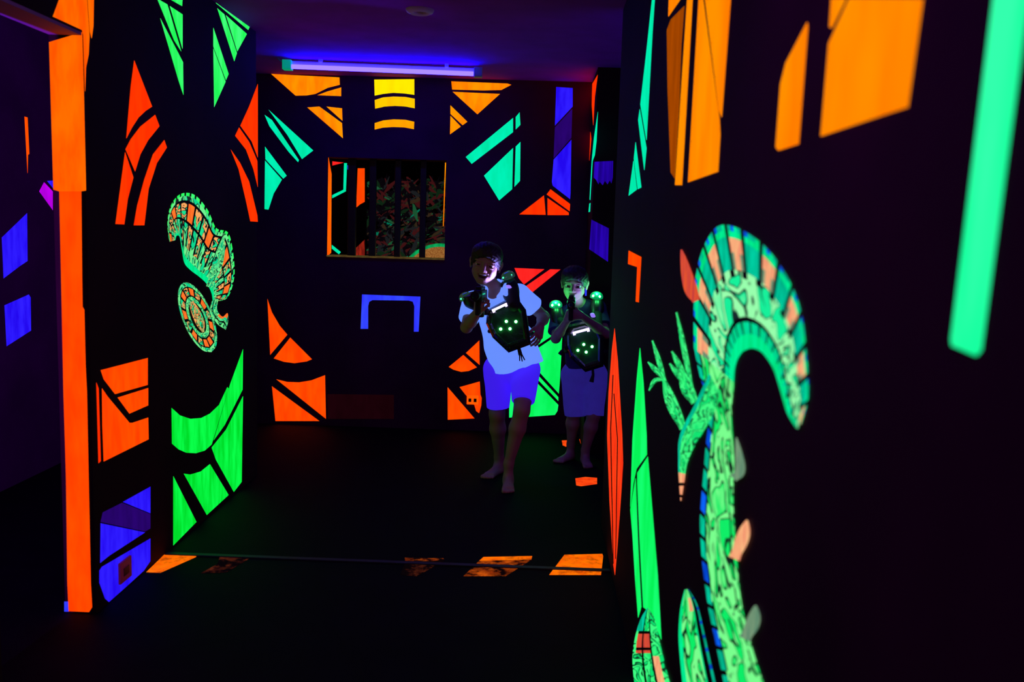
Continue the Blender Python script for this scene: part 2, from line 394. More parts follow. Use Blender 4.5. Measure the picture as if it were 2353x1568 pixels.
INK = principled('black_brush_line', (0.004, 0.008, 0.006), 0.8, spec=0.1)
painted(wall_right, 'black brush lines across the red spearhead', [(INK, [(1409, 862), (1410.5, 862), (1405, 985), (1411, 1296), (1409.6, 1296), (1403.3, 985)]), (INK, [(1411, 905), (1412.4, 905), (1420.8, 1010), (1416.5, 1285), (1415.2, 1285), (1419.2, 1010)])], 0, XR, -0.0028)
PR('green spearhead near the far edge of the right wall', [
    (GREENR, [(1471, 800), (1479, 880), (1486, 1000), (1487, 1045), (1463, 1078), (1456, 1110), (1449, 1165), (1454, 1010), (1464, 870)]),
    (GREENR, [(1489, 1050), (1497, 1145), (1512, 1326), (1520, 1470), (1508, 1440), (1494, 1408), (1479, 1396), (1471, 1250), (1465, 1110), (1465, 1087)]),
    (GREENR, [(1461, 1100), (1466, 1240), (1474, 1395), (1467, 1420), (1460, 1330), (1454, 1230), (1449, 1172)])])
painted(wall_block, 'thin orange and teal splinters on the side of the wall corner', [
    (REDOR, [(1373.7, 172), (1367, 224), (1363.5, 288), (1360, 242), (1361, 193)]),
    (REDOR, [(1356, 294), (1359, 319), (1357, 344), (1351.5, 400), (1351, 393), (1354.6, 324)]),
    (TEAL, [(1374, 257), (1371, 324), (1367, 357), (1362, 370), (1356.6, 460), (1355, 459), (1360, 370), (1365, 318)]),
    (TEAL, [(1354.6, 468), (1357, 466.5), (1356, 487), (1352.6, 487.5)])], 0, XBLK, -0.0015)
painted(wall_block, 'blue band with drips on the wall corner', [
    (BLUEDEEP, [(1366, 372), (1409, 370), (1408, 408), (1405, 422), (1401, 415), (1396, 424), (1390, 416), (1385, 426), (1378, 418), (1375, 424), (1370, 414), (1364, 408)])], 1, YBLK, -0.0015)
painted(wall_block, 'blue patch low on the wall corner beside the smaller boy', [
    (BLUEDEEP, [(1359, 505), (1399, 525), (1397, 602), (1354, 573)]),
    (BLUE2, [(1345, 630), (1349, 630), (1348, 680), (1344, 680)])], 1, YBLK, -0.0015)
XA = -2.9
painted(wall_annex, 'blue slanted squares on the side room wall', [
    (BLUE, [(4, 546), (62, 490), (63, 600), (45, 612), (8, 640)]), (BLUE, [(10, 702), (66, 677), (70, 684), (71, 760), (15, 796)])], 0, XA, 0.0015)
painted(wall_annex, 'magenta and orange slivers on the side room wall', [
    (MAGENTA, [(90, 440), (101, 419), (121, 440), (121, 483)]), (BLUE, [(108, 416), (122, 415), (122, 433)]),
    (ORANGE, [(56, 268), (63, 270), (67, 354), (64, 356), (63, 398)])], 0, XA, 0.0015)

# ---------------------------------------------------------------- paint on the floor
def PF(label, polys): return painted(floor, label, polys, 2, 0.0, 0.0015, 'painted_stripe')
PF('bright orange stripe at the left wall', [(FLOOROR, [(336, 1316), (379, 1274), (448, 1275), (451, 1280.6), (369, 1317)])])
PF('almost worn away orange stripe', [(FLOORFAINT, [(462, 1318), (500, 1297), (505, 1279), (582, 1279), (520, 1316)])])
PF('worn thin orange stripe near the corridor middle', [(FLOORFAINT, [(920, 1322), (932, 1292), (1022, 1289), (958, 1325)]), (FLOORWORN, [(930, 1283), (1019, 1284), (1022, 1289), (932, 1292)])])
PF('half worn orange stripe', [(FLOORWORN, [(1065, 1325), (1101, 1290), (1221, 1287), (1162, 1325)]), (FLOOROR, [(1111, 1281), (1223, 1279), (1221, 1287), (1101, 1290)])])
PF('bright orange stripe at the right wall', [(FLOOROR, [(1262, 1322), (1297, 1276), (1384, 1274), (1386, 1279), (1381, 1322)])])
PF('vermilion dash in front of the smaller boy', [(FLOORRED, [(1322, 1100), (1345, 1097), (1372, 1099), (1372, 1113), (1335, 1118), (1324, 1116)])])
PF('vermilion dashes behind the smaller boy', [(FLOORRED, [(1291, 1013), (1312, 1012.5), (1309, 1024), (1300, 1027), (1293, 1024)]), (FLOORRED, [(1331, 1010), (1347, 1009), (1346, 1022), (1337, 1028)])])

# ---------------------------------------------------------------- barred opening in the back wall and the room behind it
M_BAR = principled('black_gloss_bar', (0.008, 0.004, 0.006), 0.4)
M_SILL = paint('ochre_sill_glow', (84, 66, 30), rgb2=(58, 44, 22))  # sill is no lamp; the tan light on it is put in as emission
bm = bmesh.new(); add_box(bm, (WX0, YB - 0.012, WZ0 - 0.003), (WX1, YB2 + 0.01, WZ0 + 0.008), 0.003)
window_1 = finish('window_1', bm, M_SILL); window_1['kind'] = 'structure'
for px, r in ((809, 0.030), (856.5, 0.026), (914, 0.023), (972, 0.0225)):
    c = P(px, 480, YB + 0.085)
    bm = bmesh.new(); add_box(bm, (c[0] - r, c[1] - r * 0.7, WZ0 + 0.004), (c[0] + r, c[1] + r * 0.7, WZ1), 0.006)
    finish('bar', bm, M_BAR, window_1)
painted(wall_back, 'orange reveal on the left inside edge of the window', [(ORTOP, [(754.5, 361), (761.5, 400), (760.5, 581), (751.5, 590)])], 0, WX0, 0.0015)
painted(wall_back, 'thin amber line along the right edge of the window', [(AMBER, [(1022.6, 374), (1025, 374), (1021.5, 470), (1019.5, 520), (1017.8, 520), (1019.5, 470)])], 1, YB, -0.0015)
YP = 7.9
a, b = P(715, 500, YP), P(839, 500, YP)
wall_part = struct('wall_partition', [((a[0], YP, 0), (b[0], YP + 0.08, ZC))], M_WALL)
def stroke(pts, w):
    L, R = [], []
    for i, p in enumerate(pts):
        p = np.array(p, float); d = np.zeros(2)
        if i > 0: d += nz(p - np.array(pts[i - 1]))
        if i < len(pts) - 1: d += nz(np.array(pts[i + 1]) - p)
        d = nz(d); n = np.array([-d[1], d[0]]); L.append(tuple(p + n * w)); R.append(tuple(p - n * w))
    return L + R[::-1]
DIMRED = paint('dull_red_wash', (150, 34, 18), rgb2=(80, 12, 12), stretch=(30, 30, 4))
painted(wall_part, 'teal angular outline, orange bar and red dabs on the partition seen through the bars', [
    (RED, [(748, 369), (790, 374), (750, 384)]), (TEAL, stroke([(794, 375), (792, 438), (740, 464)], 3.4)), (TEAL, stroke([(735, 545), (781, 582)], 3.4)),
    (ORANGE, [(822, 387), (838, 387), (838, 464), (827, 470), (818, 478), (820, 440)]),
    (DIMRED, [(838, 551), (838, 592), (817, 592), (817, 571)]),
    (BLUE2, [(798.5, 380), (803, 379.5), (803, 389), (799, 390)]), (BLUE2, [(807.5, 380), (810, 380), (810, 391), (807.5, 391)])], 1, YP, -0.0015)
# camouflage net: an uncountable tangle of cloth scraps on a sagging mesh
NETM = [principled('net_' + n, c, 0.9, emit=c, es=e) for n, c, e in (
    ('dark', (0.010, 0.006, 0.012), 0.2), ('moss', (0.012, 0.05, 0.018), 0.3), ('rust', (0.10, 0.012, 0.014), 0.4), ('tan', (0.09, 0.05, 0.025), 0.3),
    ('leaf', (0.02, 0.16, 0.06), 0.45), ('teal', (0.0, 0.24, 0.13), 0.6), ('grey', (0.03, 0.035, 0.04), 0.3))]  # dim emission stands in for light on the scraps
bm = bmesh.new(); rnd = random.Random(11)
YN = 8.2
for i in range(900):
    px = rnd.uniform(848, 1040); py = 606 - (rnd.random() ** 1.35) * 190
    c = Vector(P(px, py, YN + rnd.uniform(-0.12, 0.35)))
    ang = rnd.choice((0.5, -0.6, 1.0, -1.0, 0.2)) + rnd.uniform(-0.4, 0.4); L = rnd.uniform(0.02, 0.09); w = rnd.uniform(0.006, 0.022)
    u = Vector((math.cos(ang), rnd.uniform(-0.5, 0.5), math.sin(ang))) * L; n = Vector((-math.sin(ang), rnd.uniform(-0.6, 0.6), math.cos(ang))) * w
    k = rnd.choices(range(7), (30, 9, 14, 6, 3, 1, 8))[0]
    q = [c - u - n * 0.3, c - n, c + u * 0.9 - n * 0.2, c + u + n * 0.2, c + n * 1.1, c - u * 0.8 + n * 0.5]
    q[1] += Vector((0, -w, 0)); q[4] += Vector((0, -w, 0))
    f = bm.faces.new([bm.verts.new(v) for v in q]); f.material_index = k
net = finish('camouflage_net', bm, NETM)
tag(net, 'tangled camouflage net of green and rusty scraps behind the window bars', 'net', kind='stuff')
c = P(1000, 640, 7.62)
bm = bmesh.new(); Mx = Matrix.Translation(c) @ Euler((math.radians(62), 0, math.radians(-12))).to_matrix().to_4x4()
add_lathe(bm, [(0, 0.016), (0.2, 0.012), (0.30, 0.0), (0.30, -0.02), (0, -0.02)], 40, Mx)
disc = empty('round_disc', c, 'round tan disc with green rim leaning behind the window bars', 'disc')
d = finish('disc_face', bm, paint('ochre_face_glow', (158, 108, 52), rgb2=(120, 66, 28), stretch=(30, 30, 30))); d.parent = disc; d.matrix_parent_inverse = disc.matrix_world.inverted();  # tan face is given emission in place of light falling on it
bm = bmesh.new(); add_lathe(bm, [(0.296, 0.004), (0.306, 0.012), (0.325, 0.006), (0.328, -0.012), (0.31, -0.024), (0.296, -0.02), (0.296, 0.004)], 40, Mx)
d2 = finish('disc_rim', bm, paint('dull_green_edge', (10, 170, 90), rgb2=(4, 120, 60)), None, True); d2.parent = disc
for o in (d, d2): o.matrix_parent_inverse = Matrix.Translation(-Vector(c))
bm = bmesh.new(); add_box(bm, (c[0] - 0.42, c[1] - 0.02, 0.0), (c[0] + 0.5, c[1] + 0.7, c[2] - 0.27), 0.01)
crate = finish('crate', bm, M_WALL); tag(crate, 'black crate under the leaning disc behind the window', 'crate')

# ---------------------------------------------------------------- blacklight tube on the ceiling
A, B = Vector(P(655, 151, 6.16)), Vector(P(1107, 169, 6.24))
ux = (B - A).normalized(); Ltube = (B - A).length
Rm = Matrix((ux, ux.cross(Vector((0, 0, -1))).normalized(), Vector((0, 0, 1)))).transposed().to_4x4()
lamp = empty('blacklight_lamp', A, 'glowing violet blacklight tube mounted across the ceiling above the window', 'lamp')
def lpart(name, fn, mat, smooth=False, parent=None):
    bm = bmesh.new(); fn(bm); bmesh.ops.transform(bm, matrix=Rm, verts=bm.verts)
    return finish(name, bm, mat, parent or lamp, smooth)
M_WHITE = principled('white_enamel', (0.75, 0.75, 0.78), 0.35)
housing = lpart('housing', lambda bm: add_box(bm, (0.03, -0.006, -0.014), (Ltube - 0.03, 0.022, 0.032), 0.004), M_WHITE)
tube = lpart('tube', lambda bm: add_tube(bm, (0.045, -0.024, -0.008), (Ltube - 0.055, -0.024, -0.008), 0.0145), None, True)
mt = bpy.data.materials.new('blacklight_glass'); mt.use_nodes = True
bt = mt.node_tree.nodes['Principled BSDF']; bt.inputs['Emission Color'].default_value = (0.0098, 0.0062, 1.0, 1); bt.inputs['Emission Strength'].default_value = 44.0
bt.inputs['Base Color'].default_value = (0.02, 0.02, 0.1, 1); bt.inputs['Roughness'].default_value = 0.2
tube.data.materials.clear(); tube.data.materials.append(mt)
lpart('end_cap', lambda bm: add_box(bm, (-0.012, -0.040, -0.028), (0.048, 0.027, 0.034), 0.004), principled('green_end_cap', (0.05, 0.5, 0.22), 0.5, emit=(0.0, 0.30, 0.13), es=0.8))['label'] = 'green end cap'  # green glow put on the cap as emission; the cap is no lamp
lpart('end_cap', lambda bm: add_box(bm, (Ltube - 0.052, -0.040, -0.028), (Ltube + 0.004, 0.027, 0.034), 0.004), principled('grey_end_cap', (0.35, 0.33, 0.4), 0.5))['label'] = 'grey end cap'
for q in (0.18, 0.82):
    lpart('bracket', lambda bm: add_box(bm, (Ltube * q - 0.012, -0.02, 0.030), (Ltube * q + 0.012, 0.02, ZC - A.z - ux.z * Ltube * q + 0.002), 0.002), M_WHITE)
lpart('cable', lambda bm: (add_tube(bm, (-0.01, 0, 0.02), (-0.035, 0, 0.034), 0.004, seg=8), add_tube(bm, (-0.035, 0, 0.034), (-0.05, 0.0, ZC - A.z), 0.004, seg=8)), principled('grey_cable', (0.3, 0.3, 0.4), 0.5))

# round fitting on the ceiling
c = on(965, 22, 2, ZC)
dl = empty('ceiling_downlight', c, 'round pale ring-shaped ceiling fitting nearer than the violet tube', 'downlight')
bm = bmesh.new(); add_lathe(bm, [(0.030, -0.004), (0.032, -0.016), (0.048, -0.022), (0.066, -0.014), (0.072, -0.002), (0.072, 0.0)], 40)
finish('trim_ring', bm, principled('pale_plastic', (0.62, 0.22, 0.80), 0.5), dl, True)
bm = bmesh.new(); add_lathe(bm, [(0.0, -0.006), (0.02, -0.0055), (0.031, -0.004), (0.031, -0.001)], 32)
finish('lens', bm, principled('dark_lens', (0.04, 0.03, 0.05), 0.3), dl, True)

# sockets
def socket(name, c, nrm_ax, sgn, w, h, mat, dark, label, n):
    root = empty(name, c, label, 'socket')
    def bx(u0, u1, z0, z1, d0, d1, bev):
        bm = bmesh.new(); lo = [0, 0, z0]; hi = [0, 0, z1]; ua = 1 - nrm_ax
        lo[ua], hi[ua] = u0, u1
        a, b = sorted((sgn * d0, sgn * d1)); lo[nrm_ax], hi[nrm_ax] = a, b
        add_box(bm, lo, hi, bev); return bm
    finish('cover_plate', bx(-w / 2, w / 2, -h / 2, h / 2, 0.0, 0.011, 0.003), mat, root)
    for k in range(n):
        u = (k - (n - 1) / 2) * w / max(n, 1) * 0.9
        finish('outlet', bx(u - w / n * 0.24, u + w / n * 0.24, -h * 0.22, h * 0.16, 0.011, 0.0135, 0.001), dark, root)
q0, q1 = on(271, 1320, 0, XL), on(297, 1300, 0, XL)
cc = (q0 + q1) / 2
socket('wall_socket', cc, 0, 1, abs(q1[1] - q0[1]), 0.088, principled('maroon_socket_plate', (0.16, 0.012, 0.05), 0.5, emit=(0.16, 0.008, 0.035), es=0.25), principled('maroon_socket_face', (0.12, 0.01, 0.04), 0.4), 'dark maroon wall socket set in the blue panel by the doorway', 1)
cc = on(1086, 919, 1, YB)
socket('wall_socket', cc, 1, -1, 0.088, 0.07, paint('orange_painted_plate', (255, 92, 4), rgb2=(255, 84, 0)), principled('dark_socket_slot', (0.08, 0.01, 0.0), 0.5), 'orange double socket low on the back wall left of the taller boy', 2)

# scrap on the floor
c = on(922, 964, 2, 0)
bm = bmesh.new(); r_ = bmesh.ops.create_icosphere(bm, subdivisions=2, radius=0.03)
rn = random.Random(3)
for v in bm.verts: v.co *= rn.uniform(0.6, 1.15); v.co.z *= 1.3; v.co += Vector((c[0], c[1] - 0.05, 0.035))
for v in bm.verts: v.co.z = max(v.co.z, 0.001)
tag(finish('paper_scrap', bm, principled('crumpled_paper', (0.30, 0.36, 0.45), 0.9)), 'small pale crumpled paper scrap on the floor against the back wall', 'paper')

# ---------------------------------------------------------------- painted ornaments (mural figures)
def cr(pts, n):
    """smooth curve through the points"""
    p = np.array(pts, float); p = np.vstack([2 * p[0] - p[1], p, 2 * p[-1] - p[-2]]); m = len(p) - 3; out = []
    for i in range(n + 1):
        u = i / n * m; k = min(int(u), m - 1); t = u - k
        a, b, c_, d_ = p[k:k + 4]
        out.append(0.5 * (2 * b + (c_ - a) * t + (2 * a - 5 * b + 4 * c_ - d_) * t * t + (3 * b - a - 3 * c_ + d_) * t ** 3))
    return np.array(out)
class Mural:
    def __init__(self, ax, v, sgn): self.ax, self.v, self.sgn = ax, v, sgn
    def loft(self, name, parent, A, B, n, ts, pick, off=0.002, label=None, clamp=True):
        """paint between two brush edges A and B; ts = cuts across, pick(i, j) -> material"""
        A, B = cr(A, n), cr(B, n); bm = bmesh.new(); uvl = bm.loops.layers.uv.new('UVMap'); mats = []
        rows = []; S = [0.0]
        for i in range(n + 1):
            row = []
            for t in ts:
                q = A[i] * (1 - t) + B[i] * t; w = on(q[0], q[1], self.ax, self.v); w[self.ax] = self.v + self.sgn * off
                w[2] = max(w[2], 0.004); row.append(bm.verts.new(w))
            rows.append(row)
            if i: S.append(S[-1] + np.linalg.norm((A[i] + B[i]) / 2 - (A[i - 1] + B[i - 1]) / 2) / 400)
        for i in range(n):
            for j in range(len(ts) - 1):
                m = pick(i, j)
                if m is None: continue
                if m not in mats: mats.append(m)
                try: f = bm.faces.new((rows[i][j], rows[i + 1][j], rows[i + 1][j + 1], rows[i][j + 1]))
                except ValueError: continue
                f.material_index = mats.index(m)
                for l, (ii, jj) in zip(f.loops, ((i, j), (i + 1, j), (i + 1, j + 1), (i, j + 1))):
                    l[uvl].uv = (ts[jj] + 0.37 * hash(name) % 1 * 0, S[ii])
        bmesh.ops.delete(bm, geom=[v for v in bm.verts if not v.link_faces], context='VERTS')
        o = finish(name, bm, mats, parent)
        if label: o['label'] = label
        return o
    def blade(self, name, parent, spine, w, mat, off=0.003, tip=0.0, base=0.35, label=None, rim=None):
        sp = cr(spine, 16); L, R = [], []
        for i, p in enumerate(sp):
            d = nz(sp[min(i + 1, 16)] - sp[max(i - 1, 0)]); nrm = np.array([-d[1], d[0]]); t = i / 16
            k = w * max(base * (1 - t) + tip * t, math.sin(math.pi * (0.12 + 0.86 * t)) ** 0.8 * 0.9 if base < 0.9 else 1 - t * (1 - tip))
            L.append(p + nrm * k); R.append(p - nrm * k)
        if rim: return self.loft(name, parent, L, R, 24, (0, 0.2, 0.45, 0.55, 0.8, 1), lambda i, j: rim if j in (0, 4) else mat, off, label)
        return self.loft(name, parent, L, R, 24, (0, 0.5, 1), lambda i, j: mat, off, label)
INK = principled('black_brush_line', (0.004, 0.008, 0.006), 0.8, spec=0.1)
MINT = paint('mint_fluorescent_paint', (120, 255, 160), rgb2=(60, 250, 140), stretch=(9, 9, 4))
JADE = paint('jade_fluorescent_paint', (0, 238, 150), rgb2=(0, 214, 118), stretch=(9, 9, 4))
SEAT = paint('petrol_fluorescent_paint', (0, 205, 160), rgb2=(0, 160, 120), stretch=(12, 12, 5))
PEACH = paint('peach_fluorescent_paint', (246, 186, 128), rgb2=(236, 140, 106), stretch=(14, 14, 6))
GREYP = paint('grey_green_paint', (120, 150, 116), rgb2=(86, 130, 104), stretch=(14, 14, 6))
COBALT = paint('cobalt_fluorescent_paint', (10, 96, 240), rgb2=(0, 60, 190))
SALMON = paint('salmon_fluorescent_paint', (226, 84, 42), rgb2=(190, 60, 60), stretch=(14, 14, 4))
SQ_STEM = squiggle('green_brushed_scrollwork', (120, 255, 140), (0, 236, 100), (0, 30, 14), (3.0, 4.0, 1), 0.03)
SQ_FAN = squiggle('jade_brushed_scrollwork', (150, 255, 170), (0, 238, 150), (0, 34, 24), (3.2, 9, 1), 0.022, 0.8)
SQ_TWIG = squiggle('leafy_brushwork', (60, 255, 130), (0, 226, 110), (0, 60, 30), (2.5, 12, 1), 0.03)
SQ_BONE = squiggle('orange_green_brushwork', (250, 170, 90), (20, 225, 140), (14, 20, 10), (4.5, 26, 1), 0.045, 1.0)
SQ_BONE2 = squiggle('green_orange_brushwork', (110, 240, 140), (0, 214, 140), (10, 30, 16), (3, 24, 1), 0.035, 1.0)
ORBONE = paint('burnt_orange_paint', (255, 120, 44), rgb2=(240, 96, 30), stretch=(14, 14, 5))

MR = Mural(0, XR, -1)
mural = empty('wall_mural', on(1690, 1100, 0, XR), 'tall green scroll with peach and blue segments painted on the right wall', 'mural')
def keep(o):   # world-space mesh under an Empty placed at the mural
    o.matrix_parent_inverse = Matrix.Translation(-o.parent.location); return o
OUT = [(1597, 800), (1597, 700), (1604, 620), (1624, 558), (1656, 519), (1705, 527), (1765, 570), (1815, 640), (1846, 720), (1858, 820), (1862, 910), (1842, 986)]
INN = [(1690, 880), (1692, 850), (1697, 830), (1704, 817), (1713, 807), (1732, 801), (1752, 808), (1768, 826), (1783, 852), (1797, 895), (1813, 948), (1834, 984)]
def fan_pick(i, j):
    s = i % 5
    if j == 0: return [COBALT, SEAT, SEAT, JADE, None][s] if (i // 5) % 2 else [SEAT, COBALT, JADE, SEAT, None][s]
    if j == 1: return INK if s == 4 else JADE
    if j in (2, 3):
        if s == 4: return INK
        return (PEACH if j == 2 or s in (1, 2) else GREYP) if (i // 5) % 2 == 0 else SEAT
    if j == 4: return INK if s in (3, 4) else SQ_FAN
    if j in (5, 6): return SQ_FAN
    if j == 7: return INK
    if j == 8: return INK if s == 4 else (SEAT if s % 2 else JADE)
    return JADE
keep(MR.loft('fan_scroll', mural, OUT, INN, 75, (0, 0.045, 0.10, 0.22, 0.36, 0.42, 0.58, 0.74, 0.78, 0.88, 1.0), fan_pick, 0.003))
STL = [(1597, 800), (1612, 870), (1634, 930), (1626, 1010), (1618, 1100), (1611, 1200), (1617, 1300), (1631, 1400), (1650, 1490), (1672, 1600)]
STR = [(1690, 880), (1684, 950), (1690, 1050), (1688, 1150), (1694, 1250), (1702, 1350), (1716, 1430), (1738, 1510), (1768, 1600)]
keep(MR.loft('stem', mural, STL, STR, 84, (0, 0.13, 0.17, 0.4, 0.6, 0.84, 0.88, 1.0), lambda i, j: (None if i % 5 == 4 else (COBALT if i % 15 > 9 else SEAT)) if j == 0 else INK if j in (1, 5) and i % 9 < 7 else SQ_STEM, 0.0025))
for sp, w, m in (([(1690, 1100), (1706, 1078), (1697, 1006)], 13, GREYP), ([(1692, 1285), (1712, 1235), (1722, 1196)], 17, PEACH), ([(1716, 1470), (1736, 1430), (1742, 1392)], 18, GREYP)):
    keep(MR.blade('thorn', mural, sp, w, m, 0.004, 0.1, 0.8))
for sp, w in (([(1573, 985), (1545, 925), (1527, 870)], 15), ([(1530, 878), (1516, 830), (1501, 783)], 6.5), ([(1526, 868), (1508, 850), (1491, 832)], 6.5), ([(1524, 872), (1506, 876), (1493, 898)], 5.5),
              ([(1600, 925), (1580, 890), (1570, 850)], 16), ([(1592, 892), (1574, 800), (1557, 718)], 7), ([(1578, 870), (1562, 838), (1546, 808)], 7.5), ([(1578, 885), (1558, 858), (1541, 836)], 7)):
    keep(MR.blade('twig', mural, sp, w, SQ_TWIG, 0.003, 0.3, 0.6))
keep(MR.loft('tendril', mural, [(1634, 858), (1600, 930), (1566, 1000), (1562, 1060), (1564, 1110), (1567, 1150)], [(1660, 905), (1640, 960), (1598, 1030), (1582, 1070), (1576, 1110), (1569, 1152)], 30, (0, 0.18, 0.5, 0.82, 1),
             lambda i, j: PEACH if i > 20 and i % 4 else INK if i > 20 else SEAT if j == 0 else SQ_TWIG, 0.004))
keep(MR.blade('petal', mural, [(1604, 692), (1588, 655), (1569, 574)], 17, SALMON, 0.004, 0.0, 0.6))
keep(MR.loft('leaf', mural, [(1576, 1356), (1566, 1400), (1562, 1460), (1566, 1520), (1574, 1600)], [(1586, 1354), (1612, 1390), (1630, 1450), (1645, 1510), (1668, 1600)], 30, (0, 0.12, 0.45, 0.62, 0.66, 0.8, 0.86, 1), lambda i, j: JADE if j in (0, 3) else INK if j in (4, 6) else PEACH if (j == 2 and 3 < i < 9) else (SEAT if i % 4 else COBALT) if j == 7 or j == 5 else SQ_STEM, 0.003))
keep(MR.loft('leaf', mural, [(1490, 1398), (1474, 1425), (1461, 1470), (1456, 1520), (1462, 1590)], [(1494, 1398), (1508, 1425), (1518, 1470), (1530, 1520), (1548, 1590)], 30, (0, 0.1, 0.3, 0.36, 0.6, 0.66, 0.86, 1), lambda i, j: SEAT if j in (0, 7, 1) and i < 12 else INK if j in (2, 4) else (SALMON if i % 6 else INK) if 11 < i < 20 and j in (1, 3) else PEACH if i > 20 and j == 5 else SQ_TWIG, 0.004))

ML = Mural(0, XL, 1)
mural2 = empty('wall_mural', on(460, 640, 0, XL), 'green and orange ribbed crest over an oval painted on the left wall', 'mural')
OUT2 = [(388, 556), (384, 512), (392, 472), (414, 446), (446, 448), (476, 482), (496, 524), (524, 536), (536, 590), (537, 640), (522, 684), (492, 694)]
INN2 = [(402, 552), (405, 542), (412, 545), (417, 575), (423, 605), (438, 622), (454, 634), (470, 648), (480, 662), (485, 674), (487, 684), (488, 693)]
keep(ML.loft('crest', mural2, OUT2, INN2, 90, (0, 0.05, 0.12, 0.16, 0.42, 0.46, 0.72, 0.78, 0.9, 1),
             lambda i, j: (GREENT if i % 3 else None) if j == 0 else SQ_BONE2 if j in (1, 7) else INK if j in (2, 4) else (INK if i % 5 == 4 else ORBONE if (i // 5) % 3 == 0 else SQ_BONE) if j == 3 else (INK if i % 4 == 3 else SQ_BONE if i % 8 < 4 else SQ_BONE2) if j in (5, 6) else JADE, 0.002))
def oval(cx, cy, a, b, tilt, k, n=13):
    return [(cx + k * (a * math.cos(t) * math.cos(tilt) - b * math.sin(t) * math.sin(tilt)), cy + k * (a * math.cos(t) * math.sin(tilt) + b * math.sin(t) * math.cos(tilt))) for t in [2 * math.pi * q / (n - 1) for q in range(n)]]
keep(ML.loft('oval_ring', mural2, oval(453, 730, 86, 34, math.radians(68), 1), oval(453, 730, 86, 34, math.radians(68), 0.45), 60, (0, 0.22, 0.28, 0.66, 0.74, 1), lambda i, j: SQ_BONE2 if j == 0 else INK if j in (1, 3) else (INK if i % 4 == 3 else ORBONE if i % 8 < 4 else SQ_BONE) if j == 2 else SQ_BONE2, 0.002))
keep(ML.blade('oval_core', mural2, [(438, 694), (456, 735), (466, 764)], 12, SQ_BONE, 0.003, 0.2, 0.5))
keep(ML.loft('hooked_blade', mural2, [(486, 692), (482, 716), (496, 742), (508, 752), (518, 758)], [(500, 690), (498, 712), (510, 728), (522, 720), (523, 742)], 24, (0, 0.3, 0.42, 0.7, 1), lambda i, j: INK if j == 1 else SQ_BONE2 if j < 3 else ORBONE if 8 < i < 20 else SQ_BONE2, 0.0025))
keep(ML.blade('plume', mural2, [(478, 660), (500, 600), (512, 545)], 13, SQ_BONE2, 0.004, 0.2, 0.5))

# ---------------------------------------------------------------- signed-distance bodies -> one continuous surface
def sd_cone(X, Y, Z, a, b, ra, rb):
    a = np.asarray(a, np.float32); d = np.asarray(b, np.float32) - a; L2 = max(float(d @ d), 1e-9)
    px, py, pz = X - a[0], Y - a[1], Z - a[2]
    t = np.clip((px * d[0] + py * d[1] + pz * d[2]) / L2, 0, 1)
    return np.sqrt((px - t * d[0]) ** 2 + (py - t * d[1]) ** 2 + (pz - t * d[2]) ** 2) - (ra + (rb - ra) * t)
def sd_cutcone(X, Y, Z, a, b, ra, rb):
    d = nz(np.asarray(b) - np.asarray(a))
    return np.maximum(sd_cone(X, Y, Z, a, b, ra, rb), (X - b[0]) * d[0] + (Y - b[1]) * d[1] + (Z - b[2]) * d[2])
def sd_ell(X, Y, Z, c, r, R):
    px, py, pz = X - c[0], Y - c[1], Z - c[2]
    q = [(px * R[k][0] + py * R[k][1] + pz * R[k][2]) for k in range(3)]
    k0 = np.sqrt(sum((q[k] / r[k]) ** 2 for k in range(3))); k1 = np.sqrt(sum((q[k] / r[k] ** 2) ** 2 for k in range(3))) + 1e-9
    return k0 * (k0 - 1) / k1
def sd_half(X, Y, Z, p, n):
    return (X - p[0]) * n[0] + (Y - p[1]) * n[1] + (Z - p[2]) * n[2]
I3 = np.eye(3)
